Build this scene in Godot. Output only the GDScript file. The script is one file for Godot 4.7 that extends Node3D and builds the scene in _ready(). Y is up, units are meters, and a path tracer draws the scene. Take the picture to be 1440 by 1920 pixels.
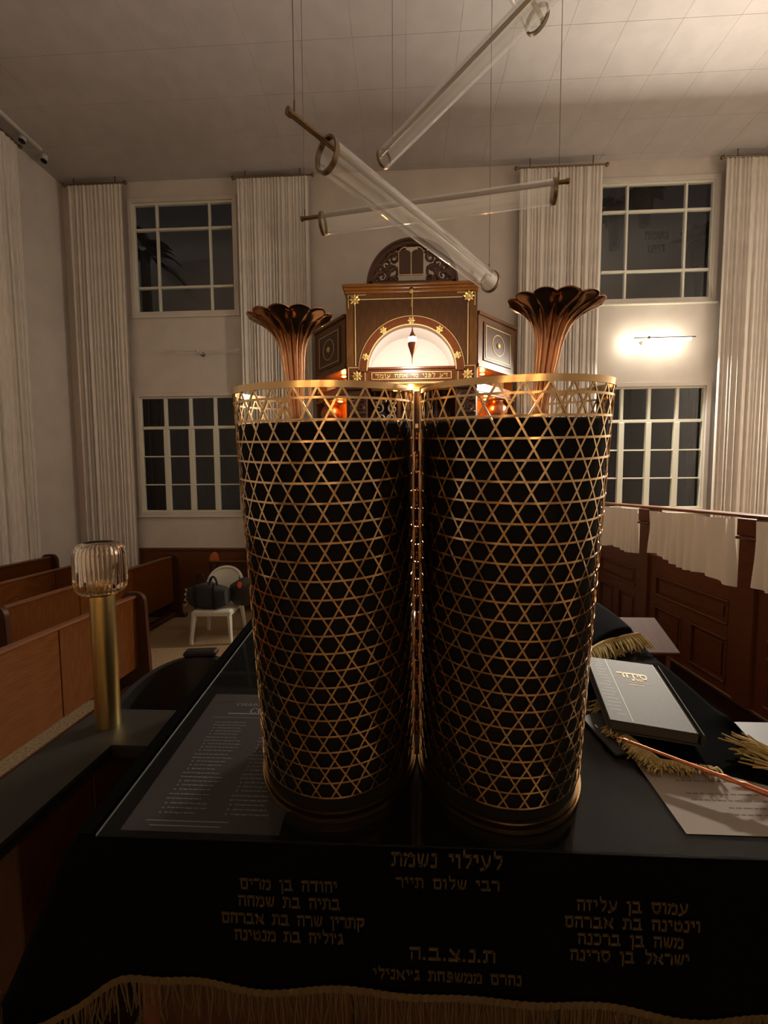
extends Node3D

# ------------------------------------------------------------------ mesh builder
class MB:
	var v := PackedVector3Array()
	func tri(a: Vector3, b: Vector3, c: Vector3) -> void:   # a, b, c counter-clockwise seen from outside
		v.append(a); v.append(c); v.append(b)
	func tri_out(a: Vector3, b: Vector3, c: Vector3, inner: Vector3) -> void:
		if (b - a).cross(c - a).dot((a + b + c) / 3.0 - inner) < 0.0: tri(a, c, b)
		else: tri(a, b, c)
	func quad_out(a: Vector3, b: Vector3, c: Vector3, d: Vector3, inner: Vector3) -> void:
		tri_out(a, b, c, inner); tri_out(a, c, d, inner)
	func quad(a: Vector3, b: Vector3, c: Vector3, d: Vector3) -> void:
		tri(a, b, c); tri(a, c, d)
	# a box with chamfered edges; xf places and turns it
	func box(size: Vector3, xf: Transform3D, ch := 0.0) -> void:
		var h := size * 0.5
		ch = minf(ch, minf(h.x, minf(h.y, h.z)) * 0.6)
		var o := xf.origin
		var ax := [Vector3.RIGHT, Vector3.UP, Vector3.BACK]
		for a in 3:
			var b := (a + 1) % 3
			var c := (a + 2) % 3
			for s in [-1.0, 1.0]:
				var q := []
				for t in [[-1, -1], [1, -1], [1, 1], [-1, 1]]:
					q.append(xf * (ax[a] * (s * h[a]) + ax[b] * (t[0] * (h[b] - ch)) + ax[c] * (t[1] * (h[c] - ch))))
				quad_out(q[0], q[1], q[2], q[3], o)
			if ch > 0.0:
				for s in [-1.0, 1.0]:
					for t in [-1.0, 1.0]:
						var p := []
						for e in [-1.0, 1.0]:
							p.append(xf * (ax[a] * (e * (h[a] - ch)) + ax[b] * (s * h[b]) + ax[c] * (t * (h[c] - ch))))
							p.append(xf * (ax[a] * (e * (h[a] - ch)) + ax[b] * (s * (h[b] - ch)) + ax[c] * (t * h[c])))
						quad_out(p[0], p[1], p[3], p[2], o)
		if ch > 0.0:
			for sx in [-1.0, 1.0]:
				for sy in [-1.0, 1.0]:
					for sz in [-1.0, 1.0]:
						tri_out(xf * Vector3(sx * h.x, sy * (h.y - ch), sz * (h.z - ch)), xf * Vector3(sx * (h.x - ch), sy * h.y, sz * (h.z - ch)), xf * Vector3(sx * (h.x - ch), sy * (h.y - ch), sz * h.z), o)
	func b(x0: float, x1: float, y0: float, y1: float, z0: float, z1: float, ch := 0.0) -> void:
		box(Vector3(absf(x1 - x0), absf(y1 - y0), absf(z1 - z0)), Transform3D(Basis(), Vector3((x0 + x1) / 2, (y0 + y1) / 2, (z0 + z1) / 2)), ch)
	func bar(p: Vector3, q: Vector3, w: float, t: float, up := Vector3.UP, ch := 0.0) -> void:   # a box from p to q, w across, t along up
		var d := (q - p).normalized()
		var s := d.cross(up).normalized()
		var u := s.cross(d).normalized()
		box(Vector3(p.distance_to(q), t, w), Transform3D(Basis(d, u, s), (p + q) / 2), ch)
	func tube(pts: Array, rad, seg := 10, caps := true) -> void:
		var n := pts.size()
		var rings := []
		var prev := Vector3.ZERO
		for i in n:
			var d: Vector3 = (pts[mini(i + 1, n - 1)] - pts[maxi(i - 1, 0)]).normalized()
			if prev == Vector3.ZERO:
				prev = d.cross(Vector3(0.31, 0.9, 0.22)).normalized()
			var s := (prev - d * prev.dot(d)).normalized()
			prev = s
			var u := d.cross(s)
			var r: float = rad[i] if rad is Array else rad
			var ring := []
			for k in seg:
				var a := TAU * k / seg
				ring.append(pts[i] + (s * cos(a) + u * sin(a)) * r)
			rings.append(ring)
		for i in n - 1:
			var c: Vector3 = (pts[i] + pts[i + 1]) / 2.0
			for k in seg:
				var k2 := (k + 1) % seg
				quad_out(rings[i][k], rings[i][k2], rings[i + 1][k2], rings[i + 1][k], c)
		if caps:
			for e in [0, n - 1]:
				var inn: Vector3 = pts[1] if e == 0 else pts[n - 2]
				for k in seg:
					tri_out(pts[e], rings[e][k], rings[e][(k + 1) % seg], inn)
	# profile of (radius, height) turned about the local y axis; flutes: lobes round it
	func lathe(prof: Array, seg: int, xf := Transform3D.IDENTITY, a0 := 0.0, a1 := TAU, lobes := 0, depth = 0.0) -> void:
		var closed := absf(a1 - a0 - TAU) < 0.001
		var m := seg if closed else seg + 1
		var rows := []
		for i in prof.size():
			var row := []
			var dp: float = depth[i] if depth is Array else depth
			for k in m:
				var a := a0 + (a1 - a0) * k / seg
				var r: float = prof[i].x * (1.0 + (dp * (absf(cos(a * lobes * 0.5)) - 0.65) if lobes > 0 else 0.0))
				row.append(xf * Vector3(sin(a) * r, prof[i].y, cos(a) * r))
			rows.append(row)
		var flip := xf.basis.determinant() < 0.0
		for i in prof.size() - 1:
			for k in seg:
				var k2 := (k + 1) % m
				if flip: quad(rows[i][k2], rows[i][k], rows[i + 1][k], rows[i + 1][k2])
				else: quad(rows[i][k], rows[i][k2], rows[i + 1][k2], rows[i + 1][k])
	func prism(poly: PackedVector2Array, depth: float, xf := Transform3D.IDENTITY) -> void:   # outline in x, y; from z = 0 to depth
		var idx := Geometry2D.triangulate_polygon(poly)
		var area := 0.0
		for i in poly.size():
			area += poly[i].cross(poly[(i + 1) % poly.size()])
		for z in [0.0, depth]:
			var want := 1.0 if z > 0.0 else -1.0
			for k in range(0, idx.size(), 3):
				var a := poly[idx[k]]
				var p := poly[idx[k + 1]]
				var c := poly[idx[k + 2]]
				if (p - a).cross(c - a) * want < 0.0:
					var t := p; p = c; c = t
				tri(xf * Vector3(a.x, a.y, z), xf * Vector3(p.x, p.y, z), xf * Vector3(c.x, c.y, z))
		for i in poly.size():
			var p := poly[i]
			var q := poly[(i + 1) % poly.size()]
			if area < 0.0:
				var t := p; p = q; q = t
			quad(xf * Vector3(p.x, p.y, 0), xf * Vector3(q.x, q.y, 0), xf * Vector3(q.x, q.y, depth), xf * Vector3(p.x, p.y, depth))
	func arc(cx: float, cy: float, r0: float, r1: float, a0: float, a1: float, z0: float, z1: float, seg := 40) -> void:   # a flat bow in the x, y plane, with thickness
		for k in seg:
			var p := []
			for a in [a0 + (a1 - a0) * k / seg, a0 + (a1 - a0) * (k + 1) / seg]:
				for r in [r0, r1]:
					p.append(Vector2(cx + cos(a) * r, cy + sin(a) * r))
			var c = (p[0] + p[3]) / 2.0
			var cc := Vector3(c.x, c.y, (z0 + z1) / 2)
			for z in [z0, z1]:
				quad_out(Vector3(p[0].x, p[0].y, z), Vector3(p[1].x, p[1].y, z), Vector3(p[3].x, p[3].y, z), Vector3(p[2].x, p[2].y, z), cc)
			quad_out(Vector3(p[1].x, p[1].y, z0), Vector3(p[3].x, p[3].y, z0), Vector3(p[3].x, p[3].y, z1), Vector3(p[1].x, p[1].y, z1), cc)
			quad_out(Vector3(p[0].x, p[0].y, z0), Vector3(p[2].x, p[2].y, z0), Vector3(p[2].x, p[2].y, z1), Vector3(p[0].x, p[0].y, z1), cc)
			if k == 0: quad_out(Vector3(p[0].x, p[0].y, z0), Vector3(p[1].x, p[1].y, z0), Vector3(p[1].x, p[1].y, z1), Vector3(p[0].x, p[0].y, z1), cc)
			if k == seg - 1: quad_out(Vector3(p[2].x, p[2].y, z0), Vector3(p[3].x, p[3].y, z0), Vector3(p[3].x, p[3].y, z1), Vector3(p[2].x, p[2].y, z1), cc)
	func grid(f: Callable, nu: int, nv: int) -> void:   # a surface f(u, v), u and v in 0..1
		var pts := []
		for j in nv + 1:
			for i in nu + 1:
				pts.append(f.call(float(i) / nu, float(j) / nv))
		for j in nv:
			for i in nu:
				var k := j * (nu + 1) + i
				quad(pts[k], pts[k + 1], pts[k + nu + 2], pts[k + nu + 1])
	func sphere(c: Vector3, r: Vector3, seg := 16, rows := 10) -> void:
		var prof := []
		for i in rows + 1:
			var a := -PI / 2 + PI * i / rows
			prof.append(Vector2(cos(a), sin(a)))
		lathe(prof, seg, Transform3D(Basis.from_scale(r), c))
	func add(other: MB, xf: Transform3D) -> void:
		for p in other.v: v.append(xf * p)
	func mesh(crease := 40.0) -> ArrayMesh:
		var n := v.size() / 3
		var fn := PackedVector3Array(); fn.resize(n)
		for i in n:
			fn[i] = (v[i * 3 + 2] - v[i * 3]).cross(v[i * 3 + 1] - v[i * 3])
		var nn := PackedVector3Array(); nn.resize(v.size())
		var at := {}
		if crease > 0.0:
			for i in v.size():
				var key := Vector3i((v[i] * 20000.0).round())
				if at.has(key): at[key].append(i / 3)
				else: at[key] = PackedInt32Array([i / 3])
		var lim := cos(deg_to_rad(crease))
		for i in v.size():
			var f := fn[i / 3]
			var me := f.normalized()
			if crease > 0.0:
				var sum := Vector3.ZERO
				for j in at[Vector3i((v[i] * 20000.0).round())]:
					if fn[j].normalized().dot(me) > lim: sum += fn[j]
				f = sum
			nn[i] = f.normalized() if f.length_squared() > 0.0 else Vector3.UP
		var arr := []
		arr.resize(Mesh.ARRAY_MAX)
		arr[Mesh.ARRAY_VERTEX] = v
		arr[Mesh.ARRAY_NORMAL] = nn
		var out := ArrayMesh.new()
		out.add_surface_from_arrays(Mesh.PRIMITIVE_TRIANGLES, arr)
		return out

# ------------------------------------------------------------------ naming
var used := {}
func numbered(called: String) -> String:
	used[called] = used.get(called, -1) + 1
	return called if used[called] == 0 else "%s_%03d" % [called, used[called]]
func tag(o: Node3D, label: String, category: String, group := "", kind := "") -> Node3D:
	if label: o.set_meta("label", label)
	if category: o.set_meta("category", category)
	if group: o.set_meta("group", group)
	if kind: o.set_meta("kind", kind)
	return o
func thing(called: String, label: String, category: String, at := Transform3D.IDENTITY, group := "") -> Node3D:
	var o := Node3D.new()
	o.name = numbered(called)
	add_child(o)
	o.transform = at
	tag(o, label, category, group)
	return o
func part(called: String, m: MB, material: Material, parent: Node3D, crease := 40.0) -> MeshInstance3D:
	var o := MeshInstance3D.new()
	o.name = called if parent != self else numbered(called)
	o.mesh = m.mesh(crease)
	o.material_override = material
	parent.add_child(o, true)
	return o
func share(called: String, mesh: Mesh, material: Material, parent: Node3D, xf: Transform3D) -> MeshInstance3D:
	var o := MeshInstance3D.new()
	o.name = called
	o.mesh = mesh
	o.material_override = material
	parent.add_child(o, true)
	o.transform = xf
	return o
func setting(called: String, m: MB, material: Material, crease := 0.0) -> MeshInstance3D:
	var o := part(called, m, material, self, crease)
	o.set_meta("kind", "structure")
	return o
func at(x: float, y: float, z: float, turn := 0.0) -> Transform3D:
	return Transform3D(Basis(Vector3.UP, turn), Vector3(x, y, z))

# ------------------------------------------------------------------ materials
var M := {}
func mat(key: String, c: Color, rough := 0.8, metal := 0.0, spec := 0.5) -> StandardMaterial3D:
	var m := StandardMaterial3D.new()
	m.albedo_color = c
	m.roughness = rough
	m.metallic = metal
	m.metallic_specular = spec
	m.resource_name = key
	M[key] = m
	return m
func noise_tex(freq: float, octaves: int, cols: Array, stops: Array, sd: int, normal := false, size := 512) -> NoiseTexture2D:
	var n := FastNoiseLite.new()
	n.noise_type = FastNoiseLite.TYPE_SIMPLEX_SMOOTH
	n.frequency = freq
	n.fractal_octaves = octaves
	n.seed = sd
	var t := NoiseTexture2D.new()
	t.width = size
	t.height = size
	t.seamless = true
	t.noise = n
	if normal:
		t.as_normal_map = true
		t.bump_strength = 4.0
	else:
		var g := Gradient.new()
		g.offsets = PackedFloat32Array(stops)
		g.colors = PackedColorArray(cols)
		t.color_ramp = g
	return t
func tri_mat(m: StandardMaterial3D, tex: Texture2D, scale: Vector3) -> StandardMaterial3D:
	m.albedo_texture = tex
	m.uv1_triplanar = true
	m.uv1_world_triplanar = true
	m.uv1_scale = scale
	return m
func wood(key: String, tex: Texture2D, tint: Color, scale: Vector3, rough: float) -> StandardMaterial3D:
	var m := mat(key, tint, rough)
	tri_mat(m, tex, scale)
	return m
func make_materials() -> void:
	var grain := noise_tex(0.012, 5, [Color(0.8, 0.78, 0.76), Color(0.92, 0.91, 0.9), Color(1, 1, 1)], [0.2, 0.5, 0.85], 3)
	var plaster := noise_tex(0.01, 4, [Color(0.975, 0.975, 0.975), Color(1, 1, 1)], [0.3, 0.7], 8)
	var terrazzo := noise_tex(0.09, 3, [Color(0.78, 0.77, 0.75), Color(0.95, 0.95, 0.95), Color(1, 1, 1)], [0.3, 0.5, 0.7], 21)
	tri_mat(mat("wall", Color(0.83, 0.80, 0.77), 0.9, 0.0, 0.2), plaster, Vector3.ONE * 0.4)
	tri_mat(mat("ceiling", Color(0.73, 0.705, 0.695), 0.95, 0.0, 0.2), plaster, Vector3.ONE * 0.6)
	mat("gap", Color(0.62, 0.6, 0.59), 0.95)
	tri_mat(mat("floor", Color(0.62, 0.52, 0.4), 0.55, 0.0, 0.3), terrazzo, Vector3.ONE * 1.1)
	mat("window_paint", Color(0.86, 0.86, 0.8), 0.45)
	var p := mat("pane", Color(0.03, 0.03, 0.03, 0.03), 0.02, 0.0, 0.36)
	p.transparency = BaseMaterial3D.TRANSPARENCY_ALPHA
	var c := mat("curtain", Color(0.88, 0.855, 0.82), 0.95, 0.0, 0.1)
	c.backlight = Color(0.35, 0.34, 0.32)
	tri_mat(c, noise_tex(0.05, 3, [Color(0.93, 0.93, 0.93), Color(1, 1, 1)], [0.3, 0.7], 5), Vector3(2.0, 0.15, 2.0))
	var sc := mat("sheer", Color(0.94, 0.92, 0.88), 0.95, 0.0, 0.1)
	sc.backlight = Color(1.0, 0.97, 0.93)
	wood("pew_along", grain, Color(0.385, 0.21, 0.06), Vector3(9, 9, 0.8), 0.28)
	wood("pew_up", grain, Color(0.365, 0.195, 0.057), Vector3(9, 0.8, 9), 0.28)
	wood("panel_wood", grain, Color(0.42, 0.24, 0.09), Vector3(0.8, 9, 9), 0.4)
	wood("pew_dark", grain, Color(0.25, 0.125, 0.05), Vector3(9, 0.9, 9), 0.4)
	wood("rail_wood", grain, Color(0.43, 0.25, 0.14), Vector3(8, 8, 0.7), 0.35)
	wood("screen_wood", grain, Color(0.4, 0.215, 0.11), Vector3(8, 8, 0.8), 0.4)
	wood("ark_wood", grain, Color(0.44, 0.285, 0.125), Vector3(7, 0.7, 7), 0.38)
	wood("ark_wide", grain, Color(0.6, 0.38, 0.15), Vector3(0.7, 7, 7), 0.33)
	wood("ark_panel", grain, Color(0.32, 0.195, 0.085), Vector3(7, 0.7, 7), 0.4)
	wood("ark_red", grain, Color(0.42, 0.22, 0.11), Vector3(5, 5, 5), 0.33)
	wood("carving", grain, Color(0.33, 0.21, 0.13), Vector3(9, 9, 9), 0.35)
	wood("lectern_wood", grain, Color(0.36, 0.175, 0.11), Vector3(6, 6, 0.9), 0.4)
	wood("orange_wood", grain, Color(0.78, 0.44, 0.18), Vector3(7, 0.9, 7), 0.4)
	mat("gilt", Color(0.93, 0.8, 0.52), 0.4, 0.4)
	mat("title_gold", Color(0.7, 0.56, 0.3), 0.5, 0.2)
	mat("inlay", Color(0.86, 0.74, 0.5), 0.5, 0.2)
	mat("bronze", Color(0.88, 0.75, 0.56), 0.2, 1.0)
	mat("copper", Color(0.87, 0.67, 0.52), 0.15, 1.0)
	mat("copper_dull", Color(0.72, 0.45, 0.33), 0.35, 1.0)
	mat("brass_satin", Color(0.78, 0.68, 0.44), 0.3, 1.0)
	mat("rod_metal", Color(0.48, 0.4, 0.29), 0.35, 0.9)
	mat("ring_metal", Color(0.5, 0.43, 0.34), 0.4, 0.8)
	var gt := mat("tube_glass", Color(0.95, 0.95, 0.93, 0.085), 0.03)
	gt.transparency = BaseMaterial3D.TRANSPARENCY_ALPHA
	var sg := mat("smoked_glass", Color(0.98, 0.93, 0.87, 0.0), 0.02)
	sg.refraction_enabled = true
	sg.refraction_scale = 0.05
	var tg := mat("table_glass", Color(0.3, 0.3, 0.29, 0.02), 0.03)
	tg.transparency = BaseMaterial3D.TRANSPARENCY_ALPHA
	tg.metallic_specular = 0.24
	mat("highlight_grey", Color(0.28, 0.3, 0.28), 0.3)  # grey of the highlight painted along the table glass
	var ve := mat("velvet", Color(0.03, 0.028, 0.03), 0.95, 0.0, 0.1)
	ve.rim_enabled = true
	ve.rim = 0.03
	mat("liner", Color(0.06, 0.057, 0.052), 0.75, 0.0, 0.25)
	mat("gold_thread", Color(0.31, 0.24, 0.125), 0.6, 0.2)
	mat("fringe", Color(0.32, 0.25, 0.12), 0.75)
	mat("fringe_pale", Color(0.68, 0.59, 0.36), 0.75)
	mat("print_white", Color(0.46, 0.45, 0.46), 0.8)
	mat("leaflet", Color(0.15, 0.13, 0.13), 0.6)
	mat("paper", Color(0.56, 0.52, 0.48), 0.85)
	mat("ink", Color(0.4, 0.36, 0.33), 0.85)
	tri_mat(mat("book_cover", Color(0.235, 0.225, 0.205), 0.62), noise_tex(0.05, 4, [Color(0.8, 0.8, 0.8), Color(1, 1, 1)], [0.3, 0.7], 31), Vector3(3, 3, 30))
	mat("book_groove", Color(0.5, 0.47, 0.43), 0.5)
	mat("pages", Color(0.26, 0.245, 0.225), 0.9)
	mat("black_leather", Color(0.035, 0.03, 0.028), 0.4)
	mat("rail_top", Color(0.1, 0.095, 0.075), 0.55)
	mat("rail_edge", Color(0.05, 0.045, 0.04), 0.6)
	mat("white_plastic", Color(0.8, 0.79, 0.74), 0.4)
	mat("bag_cloth", Color(0.17, 0.17, 0.165), 0.85)
	mat("bag_leather", Color(0.13, 0.12, 0.11), 0.4)
	mat("strap", Color(0.04, 0.04, 0.04), 0.8)
	mat("tag_orange", Color(0.85, 0.33, 0.15), 0.6)
	mat("print_pale", Color(0.72, 0.68, 0.62), 0.8)
	mat("fixture_white", Color(0.8, 0.79, 0.77), 0.5)
	mat("fixture_black", Color(0.02, 0.02, 0.02), 0.6)
	mat("niche_white", Color(0.84, 0.81, 0.79), 0.85)
	mat("parochet", Color(0.13, 0.06, 0.05), 0.95)
	mat("silver_thread", Color(0.7, 0.7, 0.7), 0.4, 0.6)
	mat("facade", Color(0.62, 0.61, 0.6), 0.95)
	mat("facade_letter", Color(0.08, 0.08, 0.08), 0.9)
	mat("terracotta", Color(0.13, 0.07, 0.045), 0.9)
	var lf := mat("leaf", Color(0.1, 0.15, 0.07), 0.7)
	lf.backlight = Color(0.1, 0.14, 0.06)
	mat("floor_shade", Color(0.13, 0.075, 0.05), 0.95, 0.0, 0.1)  # floor shade beside the partition, put into a colour
	mat("yard", Color(0.18, 0.17, 0.15), 0.95)
	var e := mat("tube_lit", Color(1, 1, 1), 0.5)
	e.emission_enabled = true
	e.emission = Color(1.0, 0.95, 0.8)
	e.emission_energy_multiplier = 1.6
	var e2 := mat("bulb_lit", Color(1, 1, 1), 0.5)
	e2.emission_enabled = true
	e2.emission = Color(1.0, 0.93, 0.84)
	e2.emission_energy_multiplier = 8.0
	var e3 := mat("warm_lit", Color(1, 0.9, 0.7), 0.5)
	e3.emission_enabled = true
	e3.emission = Color(1.0, 0.72, 0.34)
	e3.emission_energy_multiplier = 1.2
func lamp(parent: Node3D, p: Vector3, energy: float, c: Color, size := 0.03) -> void:
	var l := OmniLight3D.new()
	l.name = "lamp_light"
	l.light_energy = energy
	l.light_color = c
	l.light_size = size
	l.omni_range = 14.0
	l.omni_attenuation = 2.0
	l.shadow_enabled = true
	parent.add_child(l, true)
	l.position = p

# ------------------------------------------------------------------ Hebrew letters as strokes: "x,y x,y;x,y x,y" in units of letter height
var GLYPH := {
	"א": "0,1 .85,0;.8,1 .72,.6 .5,.5;.08,0 .12,.4 .34,.62", "ב": ".05,1 .62,1 .62,0;0,0 .8,0", "ג": ".1,1 .4,1 .4,.35 .5,0;.4,.35 .05,0", "ד": "0,1 .72,1;.58,1 .58,0",
	"ה": "0,1 .7,1 .7,0;.12,.6 .1,0", "ו": "0,1 .25,1 .25,0", "ז": "0,1 .4,1;.2,1 .25,0", "ח": "0,1 .75,1;.1,1 .1,0;.7,1 .7,0", "ט": ".08,1 .1,.15 .4,0 .75,.15 .75,.8 .6,1 .4,.8",
	"י": "0,1 .25,1 .25,.55", "כ": ".05,1 .5,1 .65,.8 .65,.2 .5,0 .05,0", "ל": ".1,1.45 .1,1 .65,1 .65,.6 .35,0", "מ": "0,1 .2,.78 0,0;.2,.78 .5,1 .8,.8 .8,0 .42,0",
	"ם": "0,1 .75,1 .75,0 .12,0 .12,1", "נ": ".1,1 .4,1 .4,0 0,0", "ן": "0,1 .25,1 .25,-.4", "ס": "0,1 .8,1 .8,.4 .58,0 .32,0 .1,.4 .1,1", "ע": ".1,1 .36,.2;.75,1 .65,.4 .3,0 0,-.15",
	"פ": ".42,.5 .15,.55 .1,1 .5,1 .65,.8 .65,.2 .5,0 .05,0", "צ": ".08,1 .75,0 0,0;.7,1 .65,.7 .45,.5", "ק": "0,1 .75,1 .7,.5 .45,.2;.1,.6 .1,-.4", "ר": "0,1 .5,1 .65,.8 .65,0",
	"ש": ".05,1 .15,.1 .45,0 .75,.2 .85,1;.46,1 .3,.12", "ת": "0,1 .6,1 .75,.8 .75,0;.2,1 .2,.1 0,0", "'": "0,1 .05,.75", ".": "0,.02 .06,.02", "-": "0,1 1,1",
}
func glyph_width(ch: String) -> float:
	if ch == " ": return 0.55
	var w := 0.1
	for s in GLYPH[ch].split(";"):
		for p in s.split(" "):
			w = maxf(w, float(p.get_slice(",", 0)))
	return w
# right-to-left line, centred on xf's origin (baseline), x to the right, y up, z out of the surface
func hebrew(m: MB, text: String, size: float, width: float, xf: Transform3D, pen := 0.13, gap := 0.28, thick := 0.0012) -> void:
	var total := 0.0
	for ch in text: total += glyph_width(ch) + gap
	total -= gap
	var sx := width / total
	var x := width / 2
	for ch in text:
		var w := glyph_width(ch)
		x -= w * sx
		if ch != " ":
			for s in GLYPH[ch].split(";"):
				var pts := []
				for p in s.split(" "):
					pts.append(Vector3(x + float(p.get_slice(",", 0)) * sx, float(p.get_slice(",", 1)) * size, 0))
				for i in pts.size() - 1:
					var d: Vector3 = (pts[i + 1] - pts[i]).normalized()
					var e := d * pen * size * 0.45
					var a: Vector3 = xf * (pts[i] - e)
					var c: Vector3 = xf * (pts[i + 1] + e)
					m.bar(a, c, pen * size * (1.25 if absf(d.x) > 0.6 else 0.8), thick, xf.basis.z)
		x -= gap * sx
func latin(text: String, height: float, xf: Transform3D, material: Material, parent: Node3D, called := "letters", serif := true) -> MeshInstance3D:
	var t := TextMesh.new()
	var f := SystemFont.new()
	f.font_names = PackedStringArray(["Droid Serif" if serif else "Droid Sans"])
	t.font = f
	t.text = text
	t.font_size = 64
	t.pixel_size = height / 46.0
	t.depth = 0.0006
	t.curve_step = 3.0
	return share(called, t, material, parent, xf)

# ------------------------------------------------------------------ scene
const CEIL := 5.865
const ZB := -5.6
const XL := -4.7
const XR := 5.3
const TILT := 0.1309        # the reading table leans 7.5 degrees towards the reader
func tab(x: float, z: float, h := 0.0) -> Vector3:   # a point h above the glass of the reading table
	return Vector3(x, 1.171 + tan(TILT) * (-z - 0.73), z) + Vector3(0, cos(TILT), sin(TILT)) * h
func tab_xf(x: float, z: float, h := 0.0, turn := 0.0) -> Transform3D:   # x to the right, y out of the table, z towards the reader
	return Transform3D(Basis(Vector3.RIGHT, TILT) * Basis(Vector3.UP, turn), tab(x, z, h))

func _ready() -> void:
	# camera
	var cam := Camera3D.new()
	cam.name = "camera"
	cam.keep_aspect = Camera3D.KEEP_HEIGHT
	cam.fov = rad_to_deg(2.0 * atan(960.0 / 750.0))
	cam.near = 0.03
	cam.far = 60.0
	add_child(cam)
	cam.position = Vector3(0, 1.68, 0)
	cam.rotation = Vector3(deg_to_rad(-3.7), deg_to_rad(2.7), deg_to_rad(-0.35))
	cam.current = true
	# sky (dim urban night) and exposure
	var env := Environment.new()
	var sky := Sky.new()
	var sm := ProceduralSkyMaterial.new()
	sm.sky_top_color = Color(0.07, 0.07, 0.073)
	sm.sky_horizon_color = Color(0.085, 0.082, 0.078)
	sm.ground_bottom_color = Color(0.035, 0.035, 0.035)
	sm.ground_horizon_color = Color(0.05, 0.048, 0.045)
	sky.sky_material = sm
	env.background_mode = Environment.BG_SKY
	env.sky = sky
	env.tonemap_mode = Environment.TONE_MAPPER_LINEAR
	env.tonemap_exposure = 4.7
	env.sdfgi_enabled = true
	env.ssao_enabled = true
	env.ssil_enabled = true
	var we := WorldEnvironment.new()
	we.name = "world"
	we.environment = env
	add_child(we)
	make_materials()
	build_room()
	build_curtains()
	build_ark()
	build_partition()
	build_pews()
	build_bimah()
	build_torah()
	build_table_things()
	build_pendants()
	build_wall_lamps()
	build_back_corner()
	build_outside()

# ---------------------------------------------------------------- the room
var HOLES := [[-3.72, -2.3, 4.115, 5.585], [-3.745, -2.3, 1.33, 2.96], [2.6, 4.04, 4.115, 5.595], [2.59, 4.035, 1.36, 2.985]]
func build_room() -> void:
	var f := MB.new()
	f.b(XL - 0.25, XR + 0.25, -0.2, 0, ZB - 0.25, 6.3)
	setting("floor", f, M.floor)
	var c := MB.new()
	c.b(XL - 0.25, XR + 0.25, CEIL + 0.012, CEIL + 0.25, ZB - 0.25, 6.3)
	var ceil := setting("ceiling", c, M.gap)
	var tm := MB.new()
	tm.b(-0.2493, 0.2493, 0, 0.012, -0.2493, 0.2493, 0.001)
	var tile := tm.mesh(0)
	for i in range(-10, 11):
		for j in 8:
			var x0 := 0.04 + 0.5 * i
			var w := 0.5
			if x0 < XL: w = 0.5 - (XL - x0); x0 = XL
			if x0 + w > XR: w = XR - x0
			if w < 0.05: continue
			var z1 := -5.5 + 0.5 * j
			var d := 0.1 if j == 0 else 0.5
			share("ceiling_tile", tile, M.ceiling, ceil, Transform3D(Basis.from_scale(Vector3(w / 0.5, 1, d / 0.5)), Vector3(x0 + w / 2, CEIL, z1 - d / 2)))
	var rest := MB.new()
	rest.b(XL, XR, CEIL, CEIL + 0.012, -2.0, 6.05)
	part("ceiling_board", rest, M.ceiling, ceil, 0)
	# back wall: everything that is not a window
	var w := MB.new()
	var xs := [XL - 0.25, -3.745, -3.72, -2.3, 2.59, 2.6, 4.035, 4.04, XR + 0.25]
	var ys := [0.0, 1.33, 1.36, 2.96, 2.985, 4.115, 5.585, 5.595, CEIL + 0.1]
	for i in xs.size() - 1:
		for j in ys.size() - 1:
			var mx: float = (xs[i] + xs[i + 1]) / 2
			var my: float = (ys[j] + ys[j + 1]) / 2
			var open := false
			for h in HOLES:
				if mx > h[0] and mx < h[1] and my > h[2] and my < h[3]: open = true
			if not open: w.b(xs[i], xs[i + 1], ys[j], ys[j + 1], ZB - 0.075, ZB)
	setting("wall_back", w, M.wall)
	for s in [["wall_left", XL - 0.2, XL], ["wall_right", XR, XR + 0.2]]:
		var m := MB.new()
		m.b(s[1], s[2], 0, CEIL + 0.1, ZB, 6.1)
		setting(s[0], m, M.wall)
	var r := MB.new()
	r.b(XL - 0.2, XR + 0.2, 0, CEIL + 0.1, 6.1, 6.3)
	setting("wall_rear", r, M.wall)
	# windows
	window(HOLES[0], [-3.382, -2.639], [4.461, 5.239], false)
	window(HOLES[2], [2.945, 3.689], [4.488, 5.244], false)
	window(HOLES[1], [-3.368, -3.002, -2.645], [1.719, 2.122, 2.528], true)
	window(HOLES[3], [2.953, 3.31, 3.677], [1.766, 2.144, 2.533], true)
	# wood panelling along the foot of the back wall, with a capping
	var t := MB.new()
	for k in 6:
		t.b(-3.8 + k * 0.52, -3.285 + k * 0.52, 0.0, 0.775, ZB, ZB + 0.035, 0.004)
	t.b(-3.8, -0.68, 0.775, 0.81, ZB, ZB + 0.055, 0.006)
	setting("trim_1", t, M.panel_wood)
	var br := MB.new()
	br.b(1.6, XR, 0.0, 0.1, ZB, ZB + 0.02, 0.004)
	setting("baseboard_back", br, M.pew_dark)
	var bl := MB.new()
	bl.b(XL, XL + 0.02, 0.0, 0.1, ZB, 6.1, 0.004)
	setting("baseboard_left", bl, M.pew_dark)

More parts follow.
